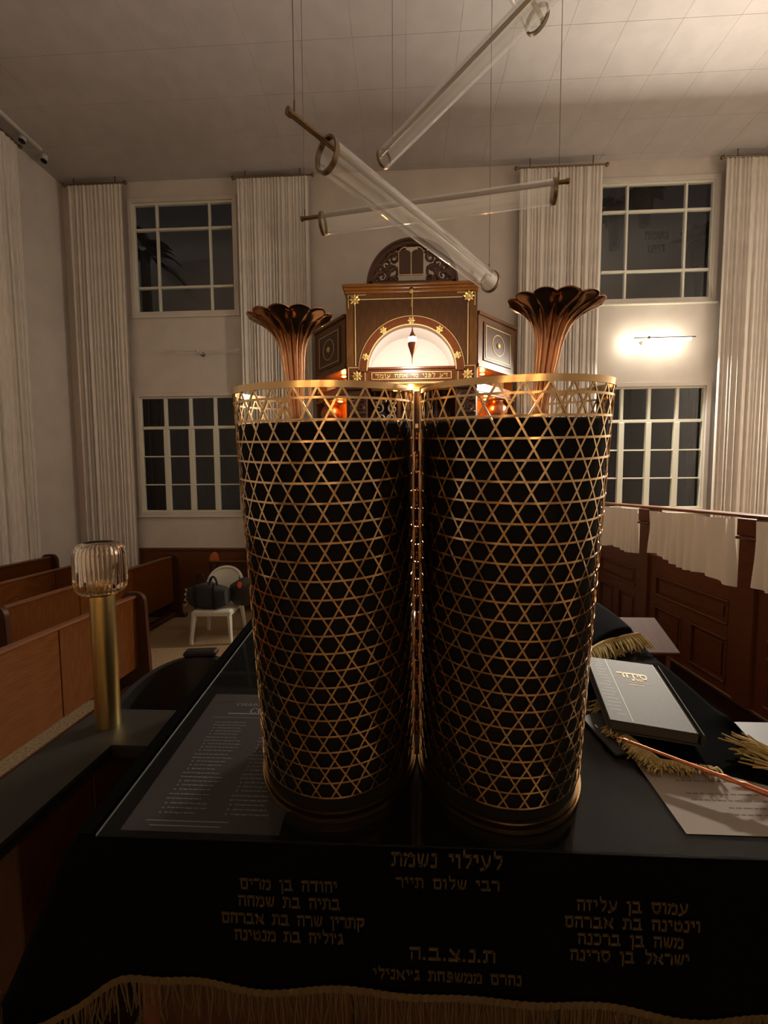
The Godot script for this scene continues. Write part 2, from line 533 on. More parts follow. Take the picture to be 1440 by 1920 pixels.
var windows := 0
func window(h: Array, cols: Array, rows: Array, casement: bool) -> void:
	windows += 1
	var o := Node3D.new()
	o.name = "window_%d" % windows
	add_child(o)
	o.set_meta("kind", "structure")
	var zf := ZB - 0.012
	var f := MB.new()
	var t := 0.022
	f.b(h[0], h[0] + t, h[2], h[3], zf - 0.05, zf, 0.003); f.b(h[1] - t, h[1], h[2], h[3], zf - 0.05, zf, 0.003)
	f.b(h[0] + t, h[1] - t, h[2], h[2] + t, zf - 0.05, zf, 0.003); f.b(h[0] + t, h[1] - t, h[3] - t, h[3], zf - 0.05, zf, 0.003)
	part("window_frame", f, M.window_paint, o, 0)
	var cs := MB.new()
	var k := 0.055
	cs.b(h[0] - k, h[0], h[2] - k, h[3] + k, ZB, ZB + 0.014, 0.003); cs.b(h[1], h[1] + k, h[2] - k, h[3] + k, ZB, ZB + 0.014, 0.003)
	cs.b(h[0], h[1], h[3], h[3] + k, ZB, ZB + 0.014, 0.003); cs.b(h[0], h[1], h[2] - k, h[2], ZB, ZB + 0.014, 0.003)
	part("casing", cs, M.wall, o, 0)
	var sl := MB.new()
	sl.b(h[0] - 0.07, h[1] + 0.07, h[2] - k - 0.02, h[2] - k, ZB, ZB + 0.035, 0.004)
	part("sill", sl, M.window_paint, o, 0)
	for i in cols.size():
		var mm := MB.new()
		var hw := 0.014 if not casement else 0.02
		mm.b(cols[i] - hw, cols[i] + hw, h[2] + t, h[3] - t, zf - 0.045, zf - 0.002, 0.003)
		if casement:   # the opening leaf has stout stiles below the transom
			mm.b(cols[i] - 0.036, cols[i] + 0.036, h[2] + t, rows[2] - 0.02, zf - 0.04, zf + 0.008, 0.004)
		part("mullion", mm, M.window_paint, o, 0)
	var xs := [h[0] + t] + cols + [h[1] - t]
	var ys := [h[2] + t] + rows + [h[3] - t]
	for j in rows.size():
		var mm := MB.new()
		var hh := 0.02 if casement and j == 2 else (0.009 if casement else 0.015)
		for i in xs.size() - 1:
			mm.b(xs[i] + 0.012, xs[i + 1] - 0.012, rows[j] - hh, rows[j] + hh, zf - 0.043, zf - 0.003, 0.003)
		part("glazing_bar", mm, M.window_paint, o, 0)
	for i in xs.size() - 1:
		for j in ys.size() - 1:
			var pm := MB.new()
			pm.b(xs[i], xs[i + 1], ys[j], ys[j + 1], zf - 0.027, zf - 0.022)
			part("pane", pm, M.pane, o, 0)

# ---------------------------------------------------------------- curtains
func curtain(label: String, p: Vector2, q: Vector2, top: float, folds: int, sd: int) -> void:   # p, q: plan ends (x, z)
	var rng := RandomNumberGenerator.new()
	rng.seed = sd
	var ph := []
	for i in folds + 2: ph.append([rng.randf_range(0.15, 1.15), rng.randf_range(-0.4, 0.4), rng.randf_range(-0.3, 0.3)])
	var d := (q - p).normalized()
	var n := Vector2(-d.y, d.x)
	var m := MB.new()
	var fn := func(u: float, v: float) -> Vector3:
		var y := top * (1.0 - v) + 0.02 * v
		var s := u * folds
		var i := int(s)
		var a: Array = ph[i]
		var b: Array = ph[i + 1]
		var fr := s - i
		var amp: float = lerpf(a[0], b[0], fr) * lerpf(0.012, 0.026, minf(1.0, v * 3.0))
		var off := sin(TAU * (s + lerpf(a[1], b[1], fr) + lerpf(a[2], b[2], fr) * v * 0.5))
		off = signf(off) * pow(absf(off), 0.9)
		var e := lerpf(0.0, 0.012, v) * sin(TAU * s * 0.5 + a[2])
		var c := p.lerp(q, u) + n * (off * amp) + d * e
		return Vector3(c.x, y, c.y)
	m.grid(fn, folds * 10, 10)
	var o := part("window_curtain", m, M.curtain, self, 80)
	tag(o, label, "curtain", "pleated cream curtains")
	var r := thing("curtain_rod", label.replace("cream pleated curtain", "thin metal curtain rod holding the curtain"), "curtain rod", Transform3D.IDENTITY, "curtain rods")
	var rm := MB.new()
	var e0 := p - d * 0.05
	var e1 := q + d * 0.05
	rm.tube([Vector3(e0.x, top + 0.012, e0.y), Vector3(e1.x, top + 0.012, e1.y)], 0.011, 10)
	part("rod", rm, M.ring_metal, r)
	for e in [e0, e1]:
		var fm := MB.new()
		fm.sphere(Vector3(e.x, top + 0.012, e.y), Vector3.ONE * 0.024, 12, 8)
		part("finial", fm, M.rod_metal, r)
	for u in [0.12, 0.88]:
		var c := p.lerp(q, u)
		var bm := MB.new()
		bm.tube([Vector3(c.x, top + 0.012, c.y), Vector3(c.x, CEIL, c.y)], 0.006, 8)
		part("bracket", bm, M.rod_metal, r)
func build_curtains() -> void:
	curtain("cream pleated curtain in the back corner beside the unlit window wall", Vector2(-4.53, -5.49), Vector2(-3.77, -5.49), 5.765, 14, 11)
	curtain("cream pleated curtain between the palm window and the wooden ark", Vector2(-2.19, -5.49), Vector2(-1.225, -5.49), 5.765, 21, 12)
	curtain("cream pleated curtain between the ark and the lit wall lamp", Vector2(1.52, -5.49), Vector2(2.56, -5.49), 5.735, 22, 13)
	curtain("cream pleated curtain on the far side of the lit wall lamp", Vector2(4.07, -5.49), Vector2(5.2, -5.49), 5.76, 21, 14)
	curtain("cream pleated curtain on the side wall beyond the pews", Vector2(-4.58, -2.9), Vector2(-4.58, -4.82), 5.765, 34, 15)

# ---------------------------------------------------------------- the ark
const AX := 0.107
const AZ := -4.9
func half_plate(m: MB, x_out: float, y0: float, y1: float, r: float, cy: float, z0: float, z1: float, side: float) -> void:
	var pts := PackedVector2Array([Vector2(AX, y1), Vector2(x_out, y1), Vector2(x_out, y0)])
	var a0 := asin(clampf((y0 - cy) / r, -0.95, 0.95))
	for k in 25:
		var a := a0 + (PI / 2 - a0) * k / 24.0
		pts.append(Vector2(AX + side * cos(a) * r, cy + sin(a) * r))
	m.prism(pts, z1 - z0, Transform3D(Basis(), Vector3(0, 0, z0)))
func star(r: float, petals: int, thick: float) -> MB:
	var m := MB.new()
	for k in petals:
		var a := TAU * k / petals
		var d := Vector3(sin(a), cos(a), 0)
		var s := Vector3(cos(a), -sin(a), 0)
		var w := r * 1.9 / petals
		var tip := d * r
		var mid := d * r * 0.62
		var c := Vector3(0, 0, -thick)
		var up := Vector3(0, 0, thick)
		for e in [-1.0, 1.0]:
			m.tri_out(d * r * 0.1 + up * 0.4, mid + s * w * e, mid + up, c)
			m.tri_out(mid + s * w * e, tip, mid + up, c)
	m.sphere(Vector3(0, 0, thick * 0.5), Vector3(r * 0.24, r * 0.24, thick), 10, 6)
	return m
func scroll(m: MB, c: Vector3, r: float, turns: float, a0: float, dir: float, thick: float) -> void:
	var pts := []
	var rad := []
	for k in 29:
		var t := k / 28.0
		var a := a0 + dir * TAU * turns * t
		var q := r * (1.0 - 0.8 * t)
		pts.append(c + Vector3(cos(a) * q, sin(a) * q, 0.012 * sin(t * 9.0)))
		rad.append(thick * (1.0 - 0.45 * t))
	m.tube(pts, rad, 7)
func build_ark() -> void:
	var o := thing("torah_ark", "tall carved brown wooden ark with gold inlay and white lit arch against the back wall", "ark")
	var cy := 3.06
	var x0 := AX - 0.777
	var x1 := AX + 0.777
	# front plate with the arch, and the sides of the box
	var fr := MB.new()
	half_plate(fr, x0, 2.92, 4.0, 0.525, cy, AZ - 0.06, AZ, -1)
	half_plate(fr, x1, 2.92, 4.0, 0.525, cy, AZ - 0.06, AZ, 1)
	part("front", fr, M.ark_wood, o, 25)
	var sd := MB.new()
	sd.b(x0, x0 + 0.04, 0, 4.0, ZB, AZ - 0.06); sd.b(x1 - 0.04, x1, 0, 4.0, ZB, AZ - 0.06)
	sd.b(x0, x1, 3.97, 4.0, ZB, AZ - 0.06); sd.b(x0 + 0.04, x1 - 0.04, 0, 4.0, ZB, ZB + 0.03)
	part("carcass", sd, M.ark_wood, o, 0)
	var sp := MB.new()
	half_plate(sp, x0 + 0.1, 3.11, 3.9, 0.636, cy, AZ, AZ + 0.006, -1)
	half_plate(sp, x1 - 0.1, 3.11, 3.9, 0.636, cy, AZ, AZ + 0.006, 1)
	part("spandrel_panel", sp, M.ark_panel, o, 25)
	var av := MB.new()
	av.arc(AX, cy, 0.525, 0.622, -0.02, PI + 0.02, AZ, AZ + 0.022, 48)
	part("archivolt", av, M.ark_red, o, 25)
	for g in [[0.524, 0.536, 0.0, 0.022, 0.028], [0.622, 0.634, 0.03, 0.004, 0.016]]:
		var ai := MB.new()
		ai.arc(AX, cy, g[0], g[1], g[2], PI - g[2], AZ + g[3], AZ + g[4], 48)
		part("arch_inlay", ai, M.inlay, o, 25)
	# gold lines
	var ln := MB.new()
	var yl := 3.895
	ln.b(AX - 0.60, AX + 0.60, yl - 0.005, yl + 0.005, AZ + 0.005, AZ + 0.011)
	for s in [-1.0, 1.0]:
		var xa = AX + s * 0.668
		ln.b(xa - 0.005, xa + 0.005, 3.12, 3.83, AZ + 0.005, AZ + 0.011)
		var xb = AX + s * 0.748
		ln.b(xb - 0.005, xb + 0.005, 3.80, 3.955, AZ, AZ + 0.006)
		ln.b(AX + s * 0.54, xb, 3.947, 3.955, AZ, AZ + 0.006)
		# corner square
		var c = AX + s * 0.655
		for e in [-0.1, 0.1]:
			ln.b(c + e - 0.004, c + e + 0.004, 2.925, 3.105, AZ + 0.004, AZ + 0.01)
		ln.b(c - 0.1, c + 0.1, 3.1, 3.108, AZ + 0.004, AZ + 0.01)
		ln.b(c - 0.1, c + 0.1, 2.922, 2.93, AZ + 0.004, AZ + 0.01)
	part("gold_line", ln, M.inlay, o, 0)
	for s in [-1.0, 1.0]:
		var sq := MB.new()
		sq.b(AX + s * 0.655 - 0.098, AX + s * 0.655 + 0.098, 2.928, 3.1, AZ, AZ + 0.005)
		part("corner_panel", sq, M.ark_red, o, 0)
	var big := star(0.07, 8, 0.016).mesh(20)
	for p in [[-0.673, 3.895], [0.676, 3.905], [-0.655, 3.0], [0.672, 3.0]]:
		share("gold_flower", big, M.gilt, o, Transform3D(Basis(), Vector3(AX + p[0], p[1], AZ + 0.012)))
	var small := star(0.048, 6, 0.014).mesh(20)
	for k in 5:
		var a := deg_to_rad([163.5, 125.5, 90.0, 54.5, 16.5][k])
		share("gold_flower", small, M.gilt, o, Transform3D(Basis(Vector3.BACK, a), Vector3(AX + cos(a) * 0.575, cy + sin(a) * 0.575, AZ + 0.024)))
	# cornice
	var co := MB.new()
	co.b(x0 - 0.012, x1 + 0.012, 3.965, 4.0, AZ - 0.02, AZ + 0.02, 0.006)
	co.b(x0 - 0.026, x1 + 0.026, 4.0, 4.03, ZB, AZ + 0.035, 0.008)
	co.b(x0 - 0.04, x1 + 0.04, 4.03, 4.06, ZB, AZ + 0.05, 0.006)
	part("cornice", co, M.ark_wide, o, 0)
	var bo := MB.new()
	bo.sphere(Vector3(AX, 3.96, AZ + 0.04), Vector3(0.025, 0.025, 0.02), 14, 8)
	part("boss", bo, M.gilt, o)
	# pierced, carved pediment with the two tablets
	var pz := AZ - 0.02
	var pc := 4.04
	var pr := MB.new()
	pr.arc(AX + 0.012, pc, 0.47, 0.535, 0.03, PI - 0.03, pz - 0.03, pz + 0.03, 48)
	pr.arc(AX + 0.012, pc, 0.515, 0.54, 0.03, PI - 0.03, pz + 0.03, pz + 0.045, 48)
	pr.b(AX - 0.5, AX + 0.525, 4.06, 4.1, pz - 0.03, pz + 0.03, 0.005)
	var ped := part("pediment", pr, M.carving, o, 25)
	var sc := MB.new()
	for s in [-1.0, 1.0]:
		var ctr := AX + 0.012
		for g in [[0.24, 4.20, 0.085, 0.4], [0.36, 4.16, 0.075, 2.2], [0.30, 4.30, 0.075, 3.6], [0.215, 4.37, 0.06, 1.0], [0.42, 4.12, 0.05, 5.0], [0.13, 4.46, 0.045, 2.6], [0.38, 4.25, 0.045, 0.2], [0.2, 4.13, 0.045, 4.4], [0.29, 4.11, 0.04, 1.7]]:
			scroll(sc, Vector3(ctr + s * g[0], g[1], pz), g[2], 1.35, g[3] if s > 0 else PI - g[3], s, 0.021)
		for g in [[0.17, 4.26, 0.3, 4.14], [0.16, 4.42, 0.33, 4.32], [0.33, 4.22, 0.47, 4.11], [0.05, 4.5, 0.24, 4.44]]:
			var a := Vector3(ctr + s * g[0], g[1], pz)
			var b := Vector3(ctr + s * g[2], g[3], pz)
			var mid := (a + b) / 2 + Vector3(s * 0.02, 0.035, 0.01)
			sc.tube([a, a.lerp(mid, 0.6), mid, mid.lerp(b, 0.5), b], [0.012, 0.024, 0.028, 0.022, 0.01], 7)
	part("scrollwork", sc, M.carving, ped)
	var tb := MB.new()
	for s in [-1.0, 1.0]:
		var pts := PackedVector2Array([Vector2(-0.068, 0), Vector2(0.068, 0), Vector2(0.068, 0.25)])
		for k in range(0, 9): pts.append(Vector2(0.06 * cos(PI * k / 8.0), 0.25 + 0.028 * sin(PI * k / 8.0)))
		pts.append(Vector2(-0.068, 0.25))
		tb.prism(pts, 0.03, Transform3D(Basis(), Vector3(AX + s * 0.074, 4.165, pz + 0.005)))
	part("tablet", tb, M.carving, ped, 25)
	var tl := MB.new()
	for x in [-0.147, 0.0, 0.147]: tl.b(AX + x - 0.004, AX + x + 0.004, 4.158, 4.43, pz + 0.035, pz + 0.04)
	tl.b(AX - 0.147, AX + 0.147, 4.155, 4.163, pz + 0.035, pz + 0.04)
	for s in [-1.0, 1.0]:
		tl.arc(AX + s * 0.074, 4.405, 0.062, 0.069, 0.35, PI - 0.35, pz + 0.033, pz + 0.039, 10)
	part("tablet_line", tl, M.inlay, ped, 0)
	# the white niche behind the arch
	var ni := MB.new()
	var seg := 30
	for k in seg:
		var a := PI * k / seg
		var c := PI * (k + 1) / seg
		var r := 0.53
		var p := Vector3(AX + cos(a) * r, cy + sin(a) * r, AZ - 0.06)
		var q := Vector3(AX + cos(c) * r, cy + sin(c) * r, AZ - 0.06)
		var e := Vector3(0, 0, -0.34)
		ni.quad(q, p, p + e, q + e)
		ni.quad(p * 1.0 + e, Vector3(AX, cy, p.z) + e, q + e, q + e)
	ni.b(AX - 0.54, AX + 0.54, 3.05, 3.06, AZ - 0.4, AZ - 0.06)
	ni.b(AX - 0.54, AX + 0.54, 3.05, 3.62, AZ - 0.43, AZ - 0.405)
	part("niche", ni, M.niche_white, o, 30)
	var si := MB.new()
	si.b(AX - 0.523, AX + 0.523, 3.075, 3.105, AZ - 0.06, AZ + 0.012, 0.005)
	si.b(AX - 0.523, AX + 0.523, 2.92, 3.075, AZ - 0.06, AZ - 0.004, 0.002)
	part("sill", si, M.ark_red, o, 0)
	var ib := MB.new()
	ib.b(AX - 0.475, AX + 0.475, 3.036, 3.044, AZ - 0.004, AZ + 0.004); ib.b(AX - 0.475, AX + 0.475, 2.958, 2.966, AZ - 0.004, AZ + 0.004)
	for s in [-1.0, 1.0]: ib.b(AX + s * 0.475 - 0.004, AX + s * 0.475 + 0.004, 2.958, 3.044, AZ - 0.004, AZ + 0.004)
	hebrew(ib, "דע לפני מי אתה עומד", 0.036, 0.86, Transform3D(Basis(), Vector3(AX, 2.982, AZ - 0.002)), 0.2, 0.3, 0.006)
	part("inscription", ib, M.gilt, o, 0)
	var lg := MB.new()
	lg.b(AX - 0.5, AX + 0.5, 2.895, 2.92, AZ - 0.3, AZ + 0.03, 0.005)
	part("ledge", lg, M.inlay, o, 0)
	# a strip lamp under the inscription that shines down on the doors
	var st := MB.new()
	st.b(AX - 0.22, AX + 0.22, 2.878, 2.89, AZ - 0.26, AZ - 0.22)
	part("strip_lamp", st, M.warm_lit, o, 0)
	lamp(o, Vector3(AX, 2.86, AZ - 0.24), 0.04, Color(1, 0.75, 0.42), 0.02)
	# doors behind a dark curtain, pilasters
	var dc := MB.new()
	dc.grid(func(u: float, v: float) -> Vector3: return Vector3(lerpf(AX - 0.5, AX + 0.5, u), lerpf(2.88, 0.3, v), AZ - 0.3 + 0.018 * sin(u * 62.0)), 120, 4)
	part("ark_curtain", dc, M.parochet, o, 80)
	var em := MB.new()
	for s in [-1.0, 1.0]:
		var c := AX - 0.32
		scroll(em, Vector3(c + s * 0.09, 2.66, AZ - 0.265), 0.07, 1.2, 1.2 if s > 0 else PI - 1.2, s, 0.014)
		scroll(em, Vector3(c + s * 0.07, 2.54, AZ - 0.265), 0.06, 1.1, 4.0 if s > 0 else PI - 4.0, -s, 0.013)
		scroll(em, Vector3(c + s * 0.13, 2.46, AZ - 0.265), 0.05, 1.1, 0.3 if s > 0 else PI - 0.3, s, 0.012)
	for k in 5: em.sphere(Vector3(AX - 0.44 + k * 0.06, 2.74 + 0.02 * sin(k * PI / 4), AZ - 0.265), Vector3(0.016, 0.022, 0.01), 8, 6)
	part("emblem", em, M.silver_thread, o)
	var tr := MB.new()
	for x in [0.17, 0.27]: tr.b(AX + x - 0.003, AX + x + 0.003, 2.3, 2.88, AZ - 0.275, AZ - 0.27)
	part("curtain_braid", tr, M.silver_thread, o, 0)
	for s in [-1.0, 1.0]:
		var px = AX + s * 0.655
		var pm := MB.new()
		pm.b(px - 0.12, px + 0.12, 0.0, 2.92, AZ - 0.1, AZ - 0.005, 0.006)
		pm.b(px - 0.13, px + 0.13, 2.84, 2.9, AZ - 0.1, AZ + 0.02, 0.008)
		var pil := part("pilaster", pm, M.pew_dark, o, 0)
		var cm := MB.new()
		for e in [-1.0, 1.0]:
			scroll(cm, Vector3(px + e * 0.055, 2.74, AZ + 0.012), 0.05, 1.4, 1.57, -e, 0.016)
			scroll(cm, Vector3(px + e * 0.045, 2.62, AZ + 0.012), 0.04, 1.3, 4.7, e, 0.014)
		cm.b(px - 0.1, px + 0.1, 2.55, 2.58, AZ - 0.01, AZ + 0.03, 0.006)
		part("capital", cm, M.carving, pil)
	# angled wings: upper cabinet, frieze shelf and niche below
	for s in [-1.0, 1.0]:
		var a := Vector3(AX + s * 0.80, 0, AZ - 0.06)
		var e := Vector3(AX + s * (1.385 if s > 0 else 1.29), 0, ZB + 0.1)
		var dx = (e - a).normalized() * s
		var xf := Transform3D(Basis(dx, Vector3.UP, dx.cross(Vector3.UP)), (a + e) / 2)
		var w := a.distance_to(e)
		var up := MB.new()
		up.b(-w / 2, w / 2, 3.13, 3.72, -0.05, 0, 0.004)
		up.b(-w / 2 - 0.01, w / 2 + 0.01, 3.72, 3.76, -0.06, 0.025, 0.006)
		up.b(-w / 2, w / 2, 3.11, 3.15, -0.28, 0.012, 0.004)
		for t in [-1.0, 1.0]: up.b(t * w / 2 - 0.02, t * w / 2 + 0.02, 0.0, 3.13, -0.28, -0.02, 0.004)
		var wing := part("wing", up, M.ark_wood, o, 0)
		wing.transform = xf
		var pn := MB.new()
		pn.b(-w / 2 + 0.1, w / 2 - 0.1, 3.2, 3.66, 0.0, 0.012, 0.004)
		part("wing_panel", pn, M.ark_panel, wing, 0)
		var il := MB.new()
		var iw := w / 2 - 0.14
		il.b(-iw, iw, 3.615, 3.623, 0.012, 0.017); il.b(-iw, iw, 3.237, 3.245, 0.012, 0.017)
		for t in [-1.0, 1.0]: il.b(t * iw - 0.004, t * iw + 0.004, 3.237, 3.623, 0.012, 0.017)
		il.arc(0, 3.43, 0.122, 0.129, 0, TAU, 0.012, 0.017, 30)
		il.sphere(Vector3(0, 3.43, 0.014), Vector3(0.032, 0.036, 0.02), 12, 8)
		part("wing_inlay", il, M.inlay, wing, 25)
		var fz := MB.new()
		fz.b(-w / 2 + 0.02, w / 2 - 0.02, 2.82, 2.94, -0.26, -0.03, 0.004)
		part("frieze", fz, M.orange_wood, wing, 0)
		var fl := MB.new()
		fl.b(-w / 2 + 0.06, w / 2 - 0.06, 2.918, 2.925, -0.03, -0.025); fl.b(-w / 2 + 0.06, w / 2 - 0.06, 2.838, 2.845, -0.03, -0.025)
		fl.b(-w / 2, w / 2, 2.79, 2.82, -0.26, 0.01, 0.008)
		part("shelf_moulding", fl, M.ark_wide, wing, 0)
		var nb := MB.new()
		nb.b(-w / 2, w / 2, 0.0, 3.12, -0.3, -0.26)
		part("niche_back", nb, M.orange_wood, wing, 0)
		var sh := MB.new()
		sh.b(-w / 2, w / 2, 2.44, 2.47, -0.26, 0.06, 0.006)
		sh.b(-w / 2, w / 2, 0.0, 2.44, -0.24, -0.02)
		part("counter", sh, M.ark_wood, wing, 0)
		for g in [[3.1, -0.14, 0.03], [2.775, -0.08, 0.035]]:
			var lm := MB.new()
			lm.lathe([Vector2(0, g[0] - 0.012), Vector2(0.03, g[0] - 0.01), Vector2(0.03, g[0]), Vector2(0, g[0])], 16, Transform3D(Basis(), Vector3(-s * 0.12, 0, g[1])))
			part("puck_lamp", lm, M.warm_lit, wing)
			lamp(wing, Vector3(-s * 0.12, g[0] - 0.02, g[1]), g[2], Color(1, 0.68, 0.34), 0.02)
		# a copper vase stands on the counter of the wing
		var vz := xf * Vector3(s * 0.13, 2.47, -0.1)
		var va := thing("copper_vase", "round hammered copper vase in the ark niche " + ("nearest the lit wall lamp" if s > 0 else "nearest the palm window"), "vase", at(vz.x, vz.y, vz.z), "copper vases in the ark niches")
		var vm := MB.new()
		vm.lathe([Vector2(0, 0), Vector2(0.07, 0), Vector2(0.075, 0.015), Vector2(0.1, 0.05), Vector2(0.135, 0.12), Vector2(0.145, 0.17), Vector2(0.13, 0.23), Vector2(0.1, 0.27), Vector2(0.085, 0.285), Vector2(0.095, 0.3), Vector2(0.085, 0.3), Vector2(0.075, 0.28), Vector2(0, 0.26)], 28, Transform3D.IDENTITY, 0, TAU, 14, 0.05)
		part("vessel", vm, M.copper_dull, va)
		var vr := MB.new()
		vr.lathe([Vector2(0.083, 0.283), Vector2(0.1, 0.296), Vector2(0.1, 0.305), Vector2(0.085, 0.302)], 24)
		part("rim", vr, M.copper, va)
	# the eternal lamp hanging in front of the arch
	var lx := 0.108
	var lz := -4.42
	var lk := 4.42 / 4.78
	var et := thing("eternal_lamp", "small hanging teardrop lamp lit bright white before the arch of the ark", "lamp", Transform3D(Basis.from_scale(Vector3(0.95, lk, 0.95)), Vector3(lx, 1.68 - 1.68 * lk, lz)))
	var ch := MB.new()
	ch.tube([Vector3(0, 3.955, -0.46), Vector3(0, 3.955, -0.02), Vector3(0, 3.95, 0), Vector3(0, 3.47, 0)], 0.0035, 6)
	part("chain", ch, M.gilt, et)
	var tp := MB.new()
	tp.lathe([Vector2(0, 3.398), Vector2(0.048, 3.4), Vector2(0.044, 3.408), Vector2(0.026, 3.435), Vector2(0.012, 3.47), Vector2(0.006, 3.5), Vector2(0.004, 3.53)], 20)
	part("cap", tp, M.copper_dull, et)
	var bu := MB.new()
	bu.sphere(Vector3(0, 3.37, 0), Vector3(0.05, 0.036, 0.05), 20, 10)
	part("bulb", bu, M.bulb_lit, et)
	lamp(et, Vector3(0, 3.37, 0), 0.3, Color(1, 0.94, 0.86), 0.04)
	var dr := MB.new()
	dr.lathe([Vector2(0, 3.1), Vector2(0.004, 3.105), Vector2(0.006, 3.15), Vector2(0.011, 3.19), Vector2(0.03, 3.25), Vector2(0.047, 3.30), Vector2(0.052, 3.335), Vector2(0.049, 3.342), Vector2(0, 3.342)], 20)
	part("teardrop", dr, M.copper_dull, et)

# ---------------------------------------------------------------- wooden partition with sheer curtains
func build_partition() -> void:
	var x := 2.62
	var o := thing("wooden_partition", "dark panelled wooden partition with square posts and a top rail along the side aisle", "partition")
	var rm := MB.new()
	rm.b(x - 0.05, x + 0.06, 1.425, 1.455, ZB + 0.02, 0.2, 0.008)
	part("top_rail", rm, M.rail_wood, o, 0)
	var bm := MB.new()
	bm.b(x - 0.035, x + 0.035, 0.93, 0.96, ZB + 0.02, 0.2, 0.005)
	part("middle_rail", bm, M.rail_wood, o, 0)
	var posts := [-5.5, -4.36, -3.08, -1.8, -0.5]
	for z in posts:
		var pm := MB.new()
		var hw := 0.075
		pm.b(x - 0.06, x + 0.06, 0, 1.425, z - hw, z + hw, 0.006)
		pm.b(x - 0.072, x + 0.072, 1.29, 1.425, z - hw - 0.012, z + hw + 0.012, 0.006)
		pm.b(x - 0.078, x + 0.078, 1.262, 1.285, z - hw - 0.018, z + hw + 0.018, 0.008)
		part("post", pm, M.screen_wood, o, 0)
	for i in posts.size() - 1:
		var z0: float = posts[i] + 0.075
		var z1: float = posts[i + 1] - 0.075
		var bd := MB.new()
		bd.b(x - 0.012, x + 0.012, 0.0, 0.93, z0, z1)
		part("board", bd, M.screen_wood, o, 0)
		var fm := MB.new()
		for r in [[0.0, 0.07], [0.44, 0.55], [0.75, 0.93]]: fm.b(x - 0.03, x - 0.012, r[0], r[1], z0 + 0.1, z1 - 0.1, 0.004)
		for zz in [[z0, z0 + 0.1], [z1 - 0.1, z1]]: fm.b(x - 0.03, x - 0.012, 0.0, 0.93, zz[0], zz[1], 0.004)
		var zm := (z0 + z1) / 2
		fm.b(x - 0.03, x - 0.012, 0.07, 0.44, zm - 0.06, zm + 0.06, 0.004)
		part("panel_frame", fm, M.screen_wood, o, 0)
		# mouldings: proud ledges above the panels, which catch the light
		for r in [[z0 + 0.1, z1 - 0.1, 0.55, 0.75], [z0 + 0.1, zm - 0.06, 0.07, 0.44], [zm + 0.06, z1 - 0.1, 0.07, 0.44]]:
			var mm := MB.new()
			var t := 0.016
			mm.b(x - 0.04, x - 0.012, r[3] - t, r[3], r[0], r[1], 0.004); mm.b(x - 0.044, x - 0.012, r[2], r[2] + t * 1.2, r[0], r[1], 0.004)
			mm.b(x - 0.036, x - 0.012, r[2] + t, r[3] - t, r[0], r[0] + t, 0.004); mm.b(x - 0.036, x - 0.012, r[2] + t, r[3] - t, r[1] - t, r[1], 0.004)
			mm.b(x - 0.022, x - 0.012, r[2] + 0.05, r[3] - 0.05, r[0] + 0.06, r[1] - 0.06, 0.006)
			part("raised_panel", mm, M.screen_wood, o, 0)
	var names := ["short sheer white curtain in the partition bay by the back windows", "short sheer white curtain in the partition bay with a darker shadow behind it", "short sheer white curtain in the partition bay closest to the reading table"]
	for i in 3:
		var z0: float = posts[i] + 0.085
		var z1: float = posts[i + 1] - 0.085
		var cm := MB.new()
		var sd := i * 3.7
		cm.grid(func(u: float, v: float) -> Vector3:
			var s := u * 9.0 + 0.5 * sin(u * 7.0 + sd)
			var a := lerpf(0.008, 0.024, v)
			return Vector3(x - 0.07 + a * sin(TAU * s + v * 0.8 + sd) + 0.008 * sin(u * 23.0 + v * 4.0), lerpf(1.41, 0.955 - 0.035 * sin(u * 8.0 + sd) * sin(u * 3.0 + 1.0) - 0.05 * u, v), lerpf(z0 + 0.01 * v, z1 - 0.02 * (1.0 - v), u)), 130, 10)
		var c := part("sheer_curtain", cm, M.sheer, self, 80)
		tag(c, names[i], "curtain", "sheer curtains of the partition")

